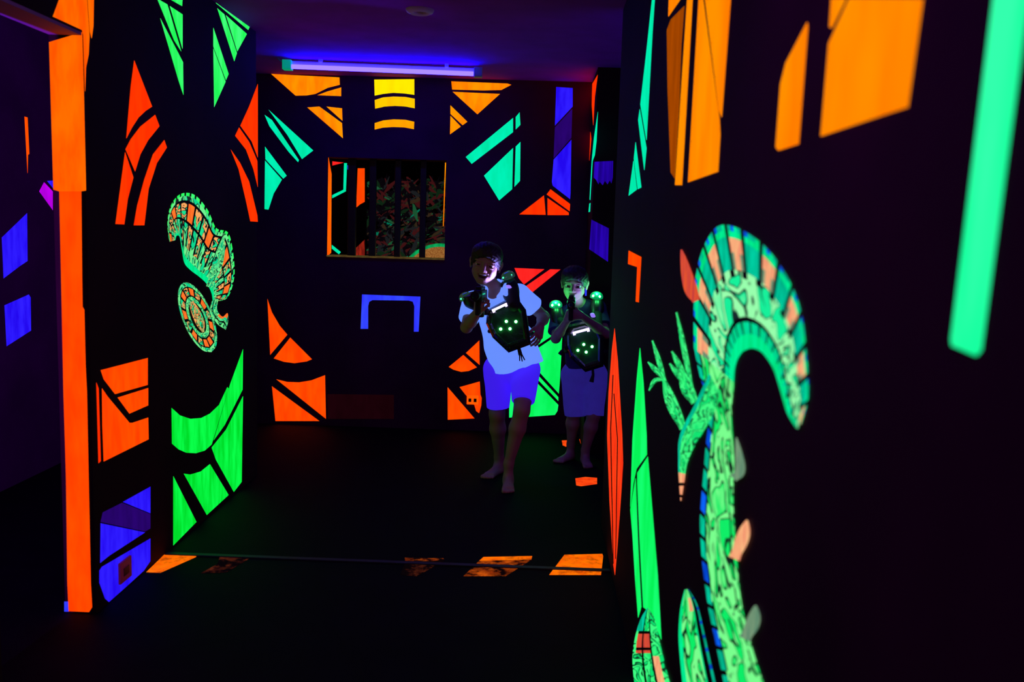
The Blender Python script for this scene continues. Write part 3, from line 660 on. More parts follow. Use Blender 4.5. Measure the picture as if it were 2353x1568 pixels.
class Body:
    """list of shapes that melt into one skin"""
    def __init__(self, h=0.0034): self.ops = []; self.h = h
    def cone(self, a, b, ra, rb, k=0.02, op='+'): self.ops.append(('cone', (np.array(a, float), np.array(b, float), ra, rb), k, op)); return self
    def cut(self, a, b, ra, rb, k=0.01): self.ops.append(('cut', (np.array(a, float), np.array(b, float), ra, rb), k, '+')); return self
    def ell(self, c, r, R=I3, k=0.02, op='+'): self.ops.append(('ell', (np.array(c, float), np.array(r, float), np.array(R, float)), k, op)); return self
    def half(self, p, n): self.ops.append(('half', (np.array(p, float), nz(n)), 0, '&')); return self
    def box(self, o):
        t, a = o[0], o[1]
        if t in ('cone', 'cut'):
            r = max(a[2], a[3]); return np.minimum(a[0], a[1]) - r, np.maximum(a[0], a[1]) + r
        if t == 'ell': r = max(a[1]); return a[0] - r, a[0] + r
        return None
    def mesh(self, name, mat, parent=None, wrinkle=0.0, wf=40.0):
        bx = [self.box(o) for o in self.ops if o[0] != 'half' and o[3] == '+']
        h = self.h
        lo = np.min([b[0] for b in bx], 0) - 4 * h; hi = np.max([b[1] for b in bx], 0) + 4 * h
        n = np.ceil((hi - lo) / h).astype(int) + 1
        ax = [(lo[k] + h * np.arange(n[k])).astype(np.float32) for k in range(3)]
        D = np.full(tuple(n), 0.5, np.float32)
        for t, a, k, op in self.ops:
            if t == 'half':
                s = (slice(None),) * 3
            else:
                b = self.box((t, a)); m = k + 4 * h
                i0 = np.clip(np.floor((b[0] - m - lo) / h).astype(int), 0, n - 1); i1 = np.clip(np.ceil((b[1] + m - lo) / h).astype(int) + 1, 1, n)
                s = tuple(slice(i0[q], i1[q]) for q in range(3))
                if any(s[q].stop <= s[q].start for q in range(3)): continue
            X, Y, Z = ax[0][s[0]][:, None, None], ax[1][s[1]][None, :, None], ax[2][s[2]][None, None, :]
            d = {'cone': sd_cone, 'cut': sd_cutcone, 'ell': sd_ell, 'half': sd_half}[t](X, Y, Z, *a)
            cur = D[s]
            if op == '&': D[s] = np.maximum(cur, d); continue
            if op == '-':
                d = -d; kk = max(k, 1e-5); hh = np.maximum(kk - np.abs(cur - d), 0) / kk
                D[s] = np.maximum(cur, d) + hh * hh * kk * 0.25
            else:
                kk = max(k, 1e-5); hh = np.maximum(kk - np.abs(cur - d), 0) / kk
                D[s] = np.minimum(cur, d) - hh * hh * kk * 0.25
        if wrinkle:
            X, Y, Z = ax[0][:, None, None], ax[1][None, :, None], ax[2][None, None, :]
            D += (wrinkle * np.sin(wf * X + 1.7 * np.sin(wf * 0.5 * Z) + 9 * Y) * np.sin(wf * 0.62 * Z + 1.3 * np.sin(wf * 0.4 * X))).astype(np.float32)
        D[0] = D[-1] = 0.5; D[:, 0] = D[:, -1] = 0.5; D[:, :, 0] = D[:, :, -1] = 0.5
        v, f = surface_nets(D, lo, h)
        me = bpy.data.meshes.new(name); me.from_pydata(v.tolist(), [], f.tolist()); me.update()
        me.polygons.foreach_set('use_smooth', [True] * len(me.polygons))
        return link(name, me, mat, parent)
def surface_nets(D, lo, h):
    S = D < 0
    c = np.zeros(tuple(np.array(D.shape) - 1), np.uint8)
    for i in (0, 1):
        for j in (0, 1):
            for k in (0, 1):
                c += S[i:S.shape[0] - 1 + i, j:S.shape[1] - 1 + j, k:S.shape[2] - 1 + k]
    cells = np.argwhere((c > 0) & (c < 8)); del c
    acc = np.zeros((len(cells), 3)); cnt = np.zeros(len(cells))
    cor = [(i, j, k) for i in (0, 1) for j in (0, 1) for k in (0, 1)]
    for p in cor:
        for axis in range(3):
            if p[axis]: continue
            q = list(p); q[axis] = 1
            a = D[cells[:, 0] + p[0], cells[:, 1] + p[1], cells[:, 2] + p[2]]; b = D[cells[:, 0] + q[0], cells[:, 1] + q[1], cells[:, 2] + q[2]]
            x = (a < 0) != (b < 0); t = np.where(x, a / np.where(x, a - b, 1), 0)
            w = np.tile(np.array(p, float), (len(cells), 1)); w[:, axis] += t
            acc[x] += w[x]; cnt[x] += 1
    v = lo + h * (cells + acc / cnt[:, None])
    idx = np.full(tuple(np.array(D.shape) - 1), -1, np.int32); idx[cells[:, 0], cells[:, 1], cells[:, 2]] = np.arange(len(cells))
    faces = []
    for axis in range(3):
        s0 = [slice(None)] * 3; s1 = [slice(None)] * 3; s0[axis] = slice(0, -1); s1[axis] = slice(1, None)
        e = np.argwhere(S[tuple(s0)] != S[tuple(s1)]); ins = S[e[:, 0], e[:, 1], e[:, 2]]
        u, w = [(1, 2), (2, 0), (0, 1)][axis]
        q = []
        for du, dw in ((0, 0), (-1, 0), (-1, -1), (0, -1)):
            g = e.copy(); g[:, u] += du; g[:, w] += dw; q.append(idx[g[:, 0], g[:, 1], g[:, 2]])
        q = np.stack(q, 1); q[~ins] = q[~ins][:, ::-1]
        faces.append(q[(q >= 0).all(1)])
    return v, np.vstack(faces)
def basis(fwd, up):
    """rows: person's left, forward, up"""
    u = nz(up); f = np.asarray(fwd, float); f = nz(f - u * (f @ u)); l = np.cross(u, f)
    return np.array([l, f, u])

def add_head(B, c, R, s, mouth_open, neck):
    """head of height s around eye-level centre c; R rows = left, forward, up"""
    g = lambda x, y, z: np.asarray(c) + s * (R[0] * x + R[1] * y + R[2] * z)
    e = lambda p, r, k=0.05, op='+': B.ell(g(*p), np.array(r) * s, R, k * s, op)
    B.cone(neck, g(0, -0.08, -0.30), 0.225 * s, 0.21 * s, 0.02)
    e((0, -0.06, 0.13), (0.365, 0.44, 0.37), 0.04)
    e((0, 0.09, -0.10), (0.30, 0.30, 0.34), 0.10)
    for q in (-1, 1):
        B.cone(g(0.235 * q, 0.0, -0.22), g(0.07 * q, 0.27, -0.415), 0.085 * s, 0.075 * s, 0.09 * s)
        e((0.17 * q, 0.245, -0.12), (0.105, 0.10, 0.09), 0.09)
        e((0.15 * q, 0.36, 0.105), (0.12, 0.045, 0.035), 0.05)
    B.ell(g(0, 0.30, -0.43), np.array((0.085, 0.075, 0.07)) * s, R, 0.06 * s)
    e((0, 0.27, 0.17), (0.22, 0.11, 0.13), 0.08)
    e((0, 0.315, -0.265), (0.13, 0.085, 0.09), 0.08)
    for q in (-1, 1): e((0.155 * q, 0.395, -0.002), (0.085, 0.06, 0.05), 0.05, '-')
    for q in (-1, 1):
        e((0.155 * q, 0.345, 0.048 if not mouth_open else 0.036), (0.095, 0.055, 0.034), 0.012)
        e((0.155 * q, 0.340, -0.055 if not mouth_open else -0.046), (0.095, 0.055, 0.030), 0.012)
    B.cone(g(0, 0.36, 0.045), g(0, 0.445, -0.135), 0.038 * s, 0.052 * s, 0.04 * s)
    for q in (-1, 1):
        e((0.055 * q, 0.405, -0.15), (0.04, 0.045, 0.032), 0.03)
    if mouth_open:
        e((0, 0.385, -0.212), (0.145, 0.045, 0.026), 0.035)
        e((0, 0.375, -0.36), (0.115, 0.05, 0.028), 0.035)
        e((0, 0.405, -0.285), (0.125, 0.11, 0.058), 0.02, '-')
        for q in (-1, 1): e((0.10 * q, 0.395, -0.252), (0.045, 0.07, 0.026), 0.015, '-')
        for q in (-1, 1): e((0.185 * q, 0.30, -0.20), (0.05, 0.05, 0.09), 0.05)
    else:
        e((0, 0.388, -0.245), (0.115, 0.04, 0.022), 0.025)
        e((0, 0.384, -0.295), (0.095, 0.042, 0.026), 0.025)
        e((0, 0.43, -0.268), (0.11, 0.03, 0.008), 0.012, '-')
    for q in (-1, 1):
        Re = np.array([nz(R[0] - 0.35 * q * -R[1]), nz(R[1] + 0.35 * q * -R[0]), R[2]]) if False else R
        B.ell(g(0.375 * q, -0.06, -0.01), np.array((0.04, 0.095, 0.15)) * s, Re, 0.03 * s)
        B.ell(g(0.40 * q, -0.10, 0.05), np.array((0.045, 0.07, 0.10)) * s, Re, 0.02 * s)
        B.ell(g(0.43 * q, -0.035, 0.02), np.array((0.03, 0.045, 0.075)) * s, Re, 0.015 * s, '-')
    return g
def hair_for(c, R, s, mat, parent, length=1.0, spike=0.0016):
    B = Body(0.003); g = lambda x, y, z: np.asarray(c) + s * (R[0] * x + R[1] * y + R[2] * z)
    B.ell(g(0, -0.07, 0.15), np.array((0.395, 0.475, 0.395)) * s, R, 0.01)
    B.ell(g(0, 0.20, 0.33), np.array((0.30, 0.215, 0.175)) * s, R, 0.08)
    B.ell(g(0, -0.32, -0.10), np.array((0.27, 0.16, 0.22)) * s, R, 0.05)
    for q in (-1, 1): B.ell(g(0.345 * q, 0.05, 0.03), np.array((0.045, 0.07, 0.12)) * s, R, 0.01)
    B.ell(g(0, 0.52, -0.20), np.array((0.40, 0.42, 0.405)) * s, R, 0.015, '-')
    for q in (-1, 1): B.ell(g(0.44 * q, -0.06, -0.02), np.array((0.12, 0.13, 0.14)) * s, R, 0.01, '-')
    B.half(g(0, 0, -0.26), -R[2])
    return B.mesh('hair', mat, parent, spike, 230.0)
def eyes_for(c, R, s, parent, M):
    for q in (-1, 1):
        p = np.asarray(c) + s * (R[0] * 0.155 * q + R[1] * 0.305 - R[2] * 0.004)
        bm = bmesh.new(); bmesh.ops.create_uvsphere(bm, u_segments=20, v_segments=14, radius=0.078 * s)
        for f in bm.faces:
            ca = f.calc_center_median().normalized().z; f.material_index = 2 if ca > 0.955 else 1 if ca > 0.84 else 0
        m4 = Matrix(((R[0][0], R[2][0], R[1][0]), (R[0][1], R[2][1], R[1][1]), (R[0][2], R[2][2], R[1][2]))).to_4x4()
        bmesh.ops.transform(bm, matrix=Matrix.Translation(p) @ m4, verts=bm.verts)
        finish('eye', bm, M, parent, True)
def add_hand(B, wrist, u, n, s, L, curl=(0.9, 1.0, 0.7), spread=0.05):
    """u: wrist to knuckles, n: the way the fingers curl, s: thumb side, L: hand length"""
    u = nz(u); n = np.asarray(n, float); n = nz(n - u * (n @ u)); s_ = np.cross(u, n); s = s_ if s_ @ np.asarray(s) > 0 else -s_
    w = np.asarray(wrist); r = 0.047 * L
    B.cone(w, w + u * 0.25 * L, 0.115 * L, 0.13 * L, 0.012)
    for i in range(4):
        o = (1.5 - i) * 0.125 * L; kn = w + u * L * (0.50 - 0.02 * abs(1.2 - i)) + s * o
        B.cone(w + u * 0.1 * L + s * o * 0.5, kn, 0.085 * L, 0.072 * L, 0.02)
        a = 0.15; p = kn
        for seg, cu in zip((0.24, 0.17, 0.12), curl):
            a += cu; ln = L * seg * (0.94, 1.06, 1.0, 0.80)[i]
            q = p + ln * (math.cos(a) * u + math.sin(a) * n) + s * (1.5 - i) * spread * ln
            B.cone(p, q, r * 1.05, r * 0.95, 0.004); p = q
    t0 = w + u * 0.16 * L + s * 0.12 * L; t1 = t0 + L * 0.22 * nz(0.75 * s + 0.65 * u + 0.30 * n); t2 = t1 + L * 0.17 * nz(0.1 * s + 0.75 * u + 0.75 * n); t3 = t2 + L * 0.12 * nz(-0.2 * s + 0.5 * u + 0.8 * n)
    B.cone(t0, t1, 0.085 * L, 0.06 * L, 0.015); B.cone(t1, t2, 0.056 * L, 0.052 * L, 0.005); B.cone(t2, t3, 0.052 * L, 0.042 * L, 0.005)
    return B
def add_foot(B, ankle, toe_dir, L):
    a = np.asarray(ankle, float); d = np.array([toe_dir[0], toe_dir[1], 0.0]); d = nz(d); s = np.array([-d[1], d[0], 0])
    heel = np.array([a[0], a[1], 0.0]) - d * 0.10 * L
    g = lambda f, q, z: heel + d * f * L + s * q * L + np.array([0, 0, z])
    B.cone(a, g(0.10, 0, 0.15 * L), 0.135 * L, 0.13 * L, 0.02)
    B.ell(g(0.06, 0, 0.115 * L), (0.125 * L,) * 3, I3, 0.02)
    B.cone(g(0.14, 0, 0.22 * L), g(0.60, 0, 0.085 * L), 0.125 * L, 0.075 * L, 0.025)
    for q in (-0.10, 0.0, 0.10): B.cone(g(0.10, q * 0.4, 0.09 * L), g(0.68, q, 0.075 * L), 0.085 * L, 0.07 * L, 0.02)
    for i, (q, f, r) in enumerate(((-0.125, 0.90, 0.056), (-0.05, 0.90, 0.044), (0.02, 0.87, 0.042), (0.085, 0.83, 0.040), (0.14, 0.78, 0.038))):
        if True: B.cone(g(0.68, q * 0.9, 0.06 * L), g(f, q, r * L), r * L * 1.05, r * L, 0.006)
    return B

M_SKIN = principled('tanned_skin', (0.36, 0.21, 0.15), 0.55, noise=0.06, nscale=20)
M_HAIR = principled('short_dark_hair', (0.022, 0.014, 0.014), 0.6)
M_EYE = [principled('eye_white', (0.7, 0.7, 0.72), 0.2), principled('brown_iris', (0.08, 0.035, 0.015), 0.2), principled('pupil', (0.004, 0.004, 0.004), 0.15)]
M_SHIRT = principled('white_cotton', (0.20, 0.20, 0.42), 0.85, emit=(0.165, 0.34, 1.25), es=0.78)   # washing brightener glows in ultraviolet
M_SHORT = principled('pale_blue_cotton', (0.12, 0.05, 0.4), 0.85, emit=(0.045, 0.010, 0.95), es=0.8)
M_TEE = principled('navy_cotton', (0.030, 0.004, 0.10), 0.85)
M_SHORT2 = principled('faded_blue_cotton', (0.10, 0.08, 0.30), 0.85, emit=(0.016, 0.010, 0.17), es=0.75, noise=0.2, nscale=14)
M_VEST = principled('black_vest_plastic', (0.006, 0.007, 0.010), 0.38, spec=0.5)
M_PLATE = principled('glossy_chest_plate', (0.012, 0.03, 0.02), 0.12, spec=0.6, coat=0.8, noise=0.3, nscale=30, bump=0.5)
M_WELL = principled('faceted_lamp_well', (0.012, 0.075, 0.03), 0.22, spec=0.5, noise=0.4, nscale=16, bump=0.5)
M_LED = principled('lit_green_lamp', (0.2, 0.8, 0.3), 0.3, emit=(0.10, 1.0, 0.22), es=18.0)
M_LEDW = principled('lit_white_bar', (0.7, 0.6, 0.9), 0.3, emit=(0.62, 0.48, 1.0), es=2.4)
M_LEDD = principled('bright_green_lamp', (0.2, 0.8, 0.3), 0.3, emit=(0.05, 1.0, 0.22), es=95.0)
M_STRAPLAMP = principled('violet_lit_lamp', (0.4, 0.3, 0.9), 0.3, emit=(0.32, 0.2, 1.0), es=0.9)
M_LEDS = principled('dim_green_lamp', (0.2, 0.8, 0.3), 0.3, emit=(0.05, 1.0, 0.3), es=3.0)
M_DOMED = principled('dark_green_dome', (0.01, 0.10, 0.05), 0.1, spec=0.8, emit=(0.02, 0.08, 0.05), es=0.5, coat=0.8)
M_DOME = principled('green_lit_dome', (0.02, 0.30, 0.10), 0.12, spec=0.7, emit=(0.0, 0.36, 0.10), es=0.8, coat=0.6)
M_STRAP = principled('black_webbing', (0.008, 0.007, 0.012), 0.8)
M_GUN = principled('dark_blaster_plastic', (0.005, 0.005, 0.007), 0.45, spec=0.3)
M_GUNB = principled('blue_lit_blaster_strip', (0.01, 0.05, 0.3), 0.3, emit=(0.0, 0.06, 0.35), es=1.0)
M_GUNG = principled('green_lit_blaster_strip', (0.0, 0.3, 0.1), 0.3, emit=(0.0, 0.5, 0.16), es=1.0)

def prism(bm, rings):
    """stack of closed loops of world points"""
    R = [[bm.verts.new(p) for p in r] for r in rings]; n = len(R[0])
    for a, b in zip(R, R[1:]):
        for i in range(n): bm.faces.new((a[i], a[(i + 1) % n], b[(i + 1) % n], b[i]))
    return R
def chest_plate(poly, p0, nrm, leds, bar, depth, led_r, barw):
    """hexagonal plate: poly in picture coordinates laid on the plane (p0, nrm)"""
    q = [onp(x, y, p0, nrm) for x, y in poly]; c = np.mean(q, 0)
    ring = lambda k, d: [c + (p - c) * k + nrm * d for p in q]
    bm = bmesh.new()
    R = prism(bm, [ring(0.90, -depth), ring(1.0, -depth * 0.75), ring(1.0, -0.012), ring(0.90, 0.010), ring(0.80, 0.014), ring(0.72, 0.008), ring(0.70, -0.006)])
    bm.faces.new(R[0][::-1]); f = bm.faces.new(R[-1]); f.material_index = 1
    for face in bm.faces:
        if all(v in R[-1] or v in R[-2] for v in face.verts): face.material_index = 1
    plate = finish('chest_plate', bm, [M_PLATE, M_WELL])
    L = []
    for x, y in leds:
        p = onp(x, y, np.asarray(p0) + nrm * -0.006, nrm); bm = bmesh.new()
        bmesh.ops.create_uvsphere(bm, u_segments=16, v_segments=10, radius=led_r); bmesh.ops.translate(bm, verts=bm.verts, vec=Vector(p + nrm * 0.001))
        L.append(finish('lamp', bm, M_LED, None, True))
    a, b = (onp(x, y, np.asarray(p0) + nrm * 0.016, nrm) for x, y in bar)
    up = np.cross(nrm, nz(b - a)); 
    bm = bmesh.new()
    def bar_box(s, e, w, d):
        z = nz(e - s); 
        r = prism(bm, [[s + up * w * i + nrm * (d if j else -0.004) for i, j in ((-1, 0), (1, 0), (1, 1), (-1, 1))], [e + up * w * i + nrm * (d if j else -0.004) for i, j in ((-1, 0), (1, 0), (1, 1), (-1, 1))]])
        bm.faces.new(r[0][::-1]); bm.faces.new(r[1])
    bar_box(a, b, barw, 0.008)
    for e, sgn in ((a, 1), (b, -1)): bar_box(e - up * barw * 1.0, e - up * barw * 1.0 + sgn * nz(b - a) * barw * 2.2, barw * 1.1, 0.010)
    L.append(finish('reflector_bar', bm, M_LEDW))
    return plate, L
def dome_on(c, axis, r, bright):
    bm = bmesh.new(); m = Matrix.Translation(c) @ Vector(axis).to_track_quat('Z', 'Y').to_matrix().to_4x4()
    add_lathe(bm, [(r * 1.05, -0.012), (r * 1.05, 0.0), (r, 0.004), (r * 0.93, r * 0.28), (r * 0.72, r * 0.50), (r * 0.4, r * 0.64), (0, r * 0.68)], 28, m)
    d = finish('sensor_dome', bm, M_DOME if bright else M_DOMED, None, True); L = []
    view = nz(CC - np.asarray(c))
    if bright:
        ld = bpy.data.lights.new('dome_light', 'POINT'); ld.energy = 0.9; ld.color = (0.05, 1.0, 0.25); ld.shadow_soft_size = 0.006
        lo = bpy.data.objects.new('dome_light', ld); COL.objects.link(lo); lo.location = np.asarray(c) + np.asarray(axis) * r * 0.62 + view * r * 0.75
    s = np.cross(np.asarray(axis), view); s = nz(s); f = nz(np.cross(s, np.asarray(axis)))
    for q in ((-0.55, 0.5) if bright else (-0.8, -0.15, 0.55)):
        p = np.asarray(c) + (s * q + f * 0.78 * (1 if f @ view > 0 else -1)) * r * 0.93 + np.asarray(axis) * r * 0.14
        bm = bmesh.new(); bmesh.ops.create_uvsphere(bm, u_segments=12, v_segments=8, radius=r * (0.2 if bright else 0.13)); bmesh.ops.translate(bm, verts=bm.verts, vec=Vector(p))
        L.append(finish('lamp', bm, M_LEDD if bright else M_LEDS, None, True))
    return d, L
def hang(o, parent):   # child whose mesh is in world space
    o.parent = parent
    if parent.parent is None: o.matrix_parent_inverse = Matrix.Translation(-parent.location)
    return o
def blaster(name, c, fwd, up, k, label):
    """toy phaser: body along fwd, grip below"""
    f, u = nz(fwd), nz(up); u = nz(u - f * (u @ f)); s = np.cross(f, u)
    M = Matrix(((s[0], f[0], u[0], c[0]), (s[1], f[1], u[1], c[1]), (s[2], f[2], u[2], c[2]), (0, 0, 0, 1))) @ Matrix.Scale(k, 4)
    root = empty(name, c, label, 'blaster', 'laser tag blasters held up by the boys')
    def part(nm, fn, mat, smooth=False):
        bm = bmesh.new(); fn(bm); bmesh.ops.transform(bm, matrix=M, verts=bm.verts); return hang(finish(nm, bm, mat, None, smooth), root)
    part('body', lambda bm: (add_box(bm, (-0.028, -0.10, -0.03), (0.028, 0.11, 0.045), 0.012), add_box(bm, (-0.020, -0.06, 0.043), (0.020, 0.08, 0.066), 0.008)), M_GUN)
    part('barrel', lambda bm: (add_tube(bm, (0, 0.10, 0.012), (0, 0.19, 0.012), 0.026, 0.022), add_tube(bm, (0, 0.185, 0.012), (0, 0.20, 0.012), 0.028, 0.028)), M_GUN, False)
    part('muzzle_lens', lambda bm: add_tube(bm, (0, 0.1995, 0.012), (0, 0.204, 0.012), 0.017, 0.012), principled('dark_muzzle_lens', (0.01, 0.02, 0.05), 0.1, spec=0.8))
    part('grip', lambda bm: (add_box(bm, (-0.017, -0.075, -0.135), (0.017, -0.03, -0.02), 0.010)), M_GUN)
    part('foregrip', lambda bm: (add_box(bm, (-0.017, 0.055, -0.115), (0.017, 0.095, -0.02), 0.010)), M_GUN)
    part('trigger_guard', lambda bm: (add_box(bm, (-0.006, -0.03, -0.075), (0.006, 0.02, -0.068), 0.002), add_box(bm, (-0.006, 0.015, -0.075), (0.006, 0.022, -0.025), 0.002)), M_GUN)
    part('light_strip', lambda bm: add_box(bm, (0.0275, -0.02, -0.01), (0.031, 0.10, 0.004), 0.001), M_GUNB)['label'] = 'blue lit strip'
    for q in (0.0275, -0.031):
        part('light_strip', lambda bm: add_box(bm, (q, 0.0, 0.016), (q + 0.0035, 0.09, 0.024), 0.001), M_GUNG)['label'] = 'green lit strip'
    return root

# ---------------------------------------------------------------- the taller boy
def taller_boy():
    k = 1.0
    hd_c = P(1116, 608, 5.24); hd_s = 0.222
    fwd = nz(np.array([-0.03, -1.0, -0.05])); upv = nz(np.array([0.17, -0.03, 1.0]))
    R = basis(fwd, upv)
    neck = P(1143, 676, 5.33); pelvis = P(1176, 838, 5.47)
    shR, shL = P(1086, 694, 5.30), P(1192, 676, 5.40)
    elR, wrR = P(1072, 752, 5.14), P(1099, 716, 4.99)
    elL, wrL = P(1250, 728, 5.52), P(1241, 748, 5.33)
    hipR, hipL = pelvis + np.array([-0.082, 0, -0.03]), pelvis + np.array([0.082, -0.01, -0.03])
    knR, knL = P(1142, 952, 5.50), P(1199, 944, 5.30)
    anR, anL = P(1147, 1052, 5.60), P(1169, 1066, 5.32)
    anR[2] = max(anR[2], 0.075); anL[2] = max(anL[2], 0.075)
    T = basis(np.array([-0.12, -1, 0.0]), neck - pelvis)
    chest = pelvis + (neck - pelvis) * 0.66; waist = pelvis + (neck - pelvis) * 0.30
    root = empty('person', (float(pelvis[0]), float(pelvis[1]), 0.0), 'laughing boy in white short-sleeved shirt and pale blue shorts aiming a blaster', 'person')
    B = Body(0.0032)
    B.ell(pelvis, (0.122, 0.088, 0.10), T, 0.03).ell(waist, (0.105, 0.078, 0.13), T, 0.05).ell(chest, (0.125, 0.088, 0.14), T, 0.05)
    B.cone(shR, neck, 0.042, 0.055, 0.05).cone(shL, neck, 0.042, 0.055, 0.05)
    for sh, el, wr in ((shR, elR, wrR), (shL, elL, wrL)):
        B.cone(sh, el, 0.041, 0.032, 0.02).cone(el, el + (wr - el) * 0.35, 0.033, 0.034, 0.015).cone(el + (wr - el) * 0.35, wr, 0.034, 0.023, 0.015)
    for hp, kn, an in ((hipR, knR, anR), (hipL, knL, anL)):
        B.cone(hp, kn, 0.078, 0.047, 0.03).cone(kn, kn + (an - kn) * 0.33, 0.045, 0.049, 0.02).cone(kn + (an - kn) * 0.33, an, 0.048, 0.028, 0.02)
    add_foot(B, anR, (-0.45, -1.0), 0.215); add_foot(B, anL, (0.03, -1.0), 0.215)
    add_head(B, hd_c, R, hd_s, True, neck)
    # right hand closed on the blaster grip, left hand half open at the plate's edge
    add_hand(B, wrR, nz(P(1101, 684, 4.93) - wrR), (0.9, 0.55, 0.1), (0.1, -0.7, 0.6), 0.145, (1.0, 1.2, 0.8))
    add_hand(B, wrL, nz(np.array([-0.08, -0.45, -0.55])), (-0.7, 0.3, -0.4), (0.0, -0.7, 0.6), 0.145, (0.35, 0.45, 0.3), 0.12)
    hang(B.mesh('body', M_SKIN), root)
    h = hair_for(hd_c, R, hd_s, M_HAIR, None); hang(h, root)
    n0 = len(COL.objects); eyes = set(COL.objects)
    eyes_for(hd_c, R, hd_s, None, M_EYE)
    for o in [o for o in COL.objects if o not in eyes]: hang(o, root)
    g = lambda x, y, z: hd_c + hd_s * (R[0] * x + R[1] * y + R[2] * z)
    Tb = Body(0.002); Tb.ell(g(0, 0.372, -0.243), np.array((0.10, 0.045, 0.018)) * hd_s, R, 0.002)
    hang(Tb.mesh('teeth', M_EYE[0]), root)
    Mo = Body(0.002); Mo.ell(g(0, 0.318, -0.292), np.array((0.128, 0.045, 0.056)) * hd_s, R, 0.002)
    hang(Mo.mesh('mouth_lining', principled('dark_mouth', (0.05, 0.008, 0.010), 0.5)), root)
    # shirt
    S = Body(0.0034)
    S.ell(chest, (0.142, 0.105, 0.16), T, 0.03).ell(waist, (0.138, 0.108, 0.15), T, 0.06)
    hemc = P(1181, 826, 5.45)
    S.cut(waist, hemc + nz(hemc - waist) * 0.02, 0.125, 0.152, 0.05)
    S.cone(shR, neck, 0.056, 0.062, 0.05).cone(shL, neck, 0.056, 0.062, 0.05)
    slR = shR + (elR - shR) * 0.66; slL = shL + (elL - shL) * 0.56
    S.cut(shR, slR, 0.058, 0.060, 0.02).cut(shL, slL, 0.060, 0.066, 0.02)
    fl = P(1226, 836, 5.36); S.cut(P(1205, 770, 5.40), fl, 0.055, 0.06, 0.03)
    S.cone(neck + np.array([-0.02, -0.02, 0.05]), neck + np.array([-0.03, -0.13, -0.03]), 0.052, 0.022, 0.008, '-')
    S.cone(neck, g(0, -0.08, -0.30), 0.056, 0.056, 0.006, '-')
    hang(S.mesh('shirt', M_SHIRT, None, 0.0022, 36.0), root)
    Cb = Body(0.0028)
    nk = neck + np.array([0, -0.022, 0.028])
    Cb.cone(nk + np.array([0.062, 0.0, 0.035]), nk + np.array([0.012, -0.105, -0.035]), 0.010, 0.012, 0.01).cone(nk + np.array([0.05, -0.04, 0.03]), nk + np.array([0.055, -0.10, -0.02]), 0.010, 0.011, 0.03)
    Cb.cone(nk + np.array([-0.066, 0.0, 0.03]), nk + np.array([-0.06, -0.105, -0.035]), 0.010, 0.012, 0.01).cone(nk + np.array([-0.062, -0.04, 0.03]), nk + np.array([-0.085, -0.10, -0.015]), 0.010, 0.011, 0.03)
    Cb.cone(nk + np.array([0.062, 0.0, 0.035]), nk + np.array([0.0, 0.062, 0.045]), 0.011, 0.012, 0.01).cone(nk + np.array([-0.066, 0.0, 0.03]), nk + np.array([0.0, 0.062, 0.045]), 0.011, 0.012, 0.01)
    hang(Cb.mesh('collar', M_SHIRT), root)
    # shorts
    Q = Body(0.0034)
    Q.ell(pelvis, (0.132, 0.104, 0.12), T, 0.02)
    eR, eL = P(1145, 936, 5.49), P(1202, 922, 5.33)
    Q.cut(hipR, eR, 0.092, 0.069, 0.022).cut(hipL, eL, 0.092, 0.069, 0.022)
    Q.half(P(1176, 800, 5.47), np.array([0, 0, 1.0]))
    hang(Q.mesh('shorts', M_SHORT, None, 0.0018, 30.0), root)
    return dict(root=root, T=T, neck=neck, chest=chest, waist=waist, pelvis=pelvis, shR=shR, shL=shL, wrR=wrR, face=tuple(hd_c + R[1] * 0.07 - R[2] * 0.03 + R[0] * 0.05), strap_lamp=P(1168, 658, 5.225), lamp_w=7.5, bright=False)

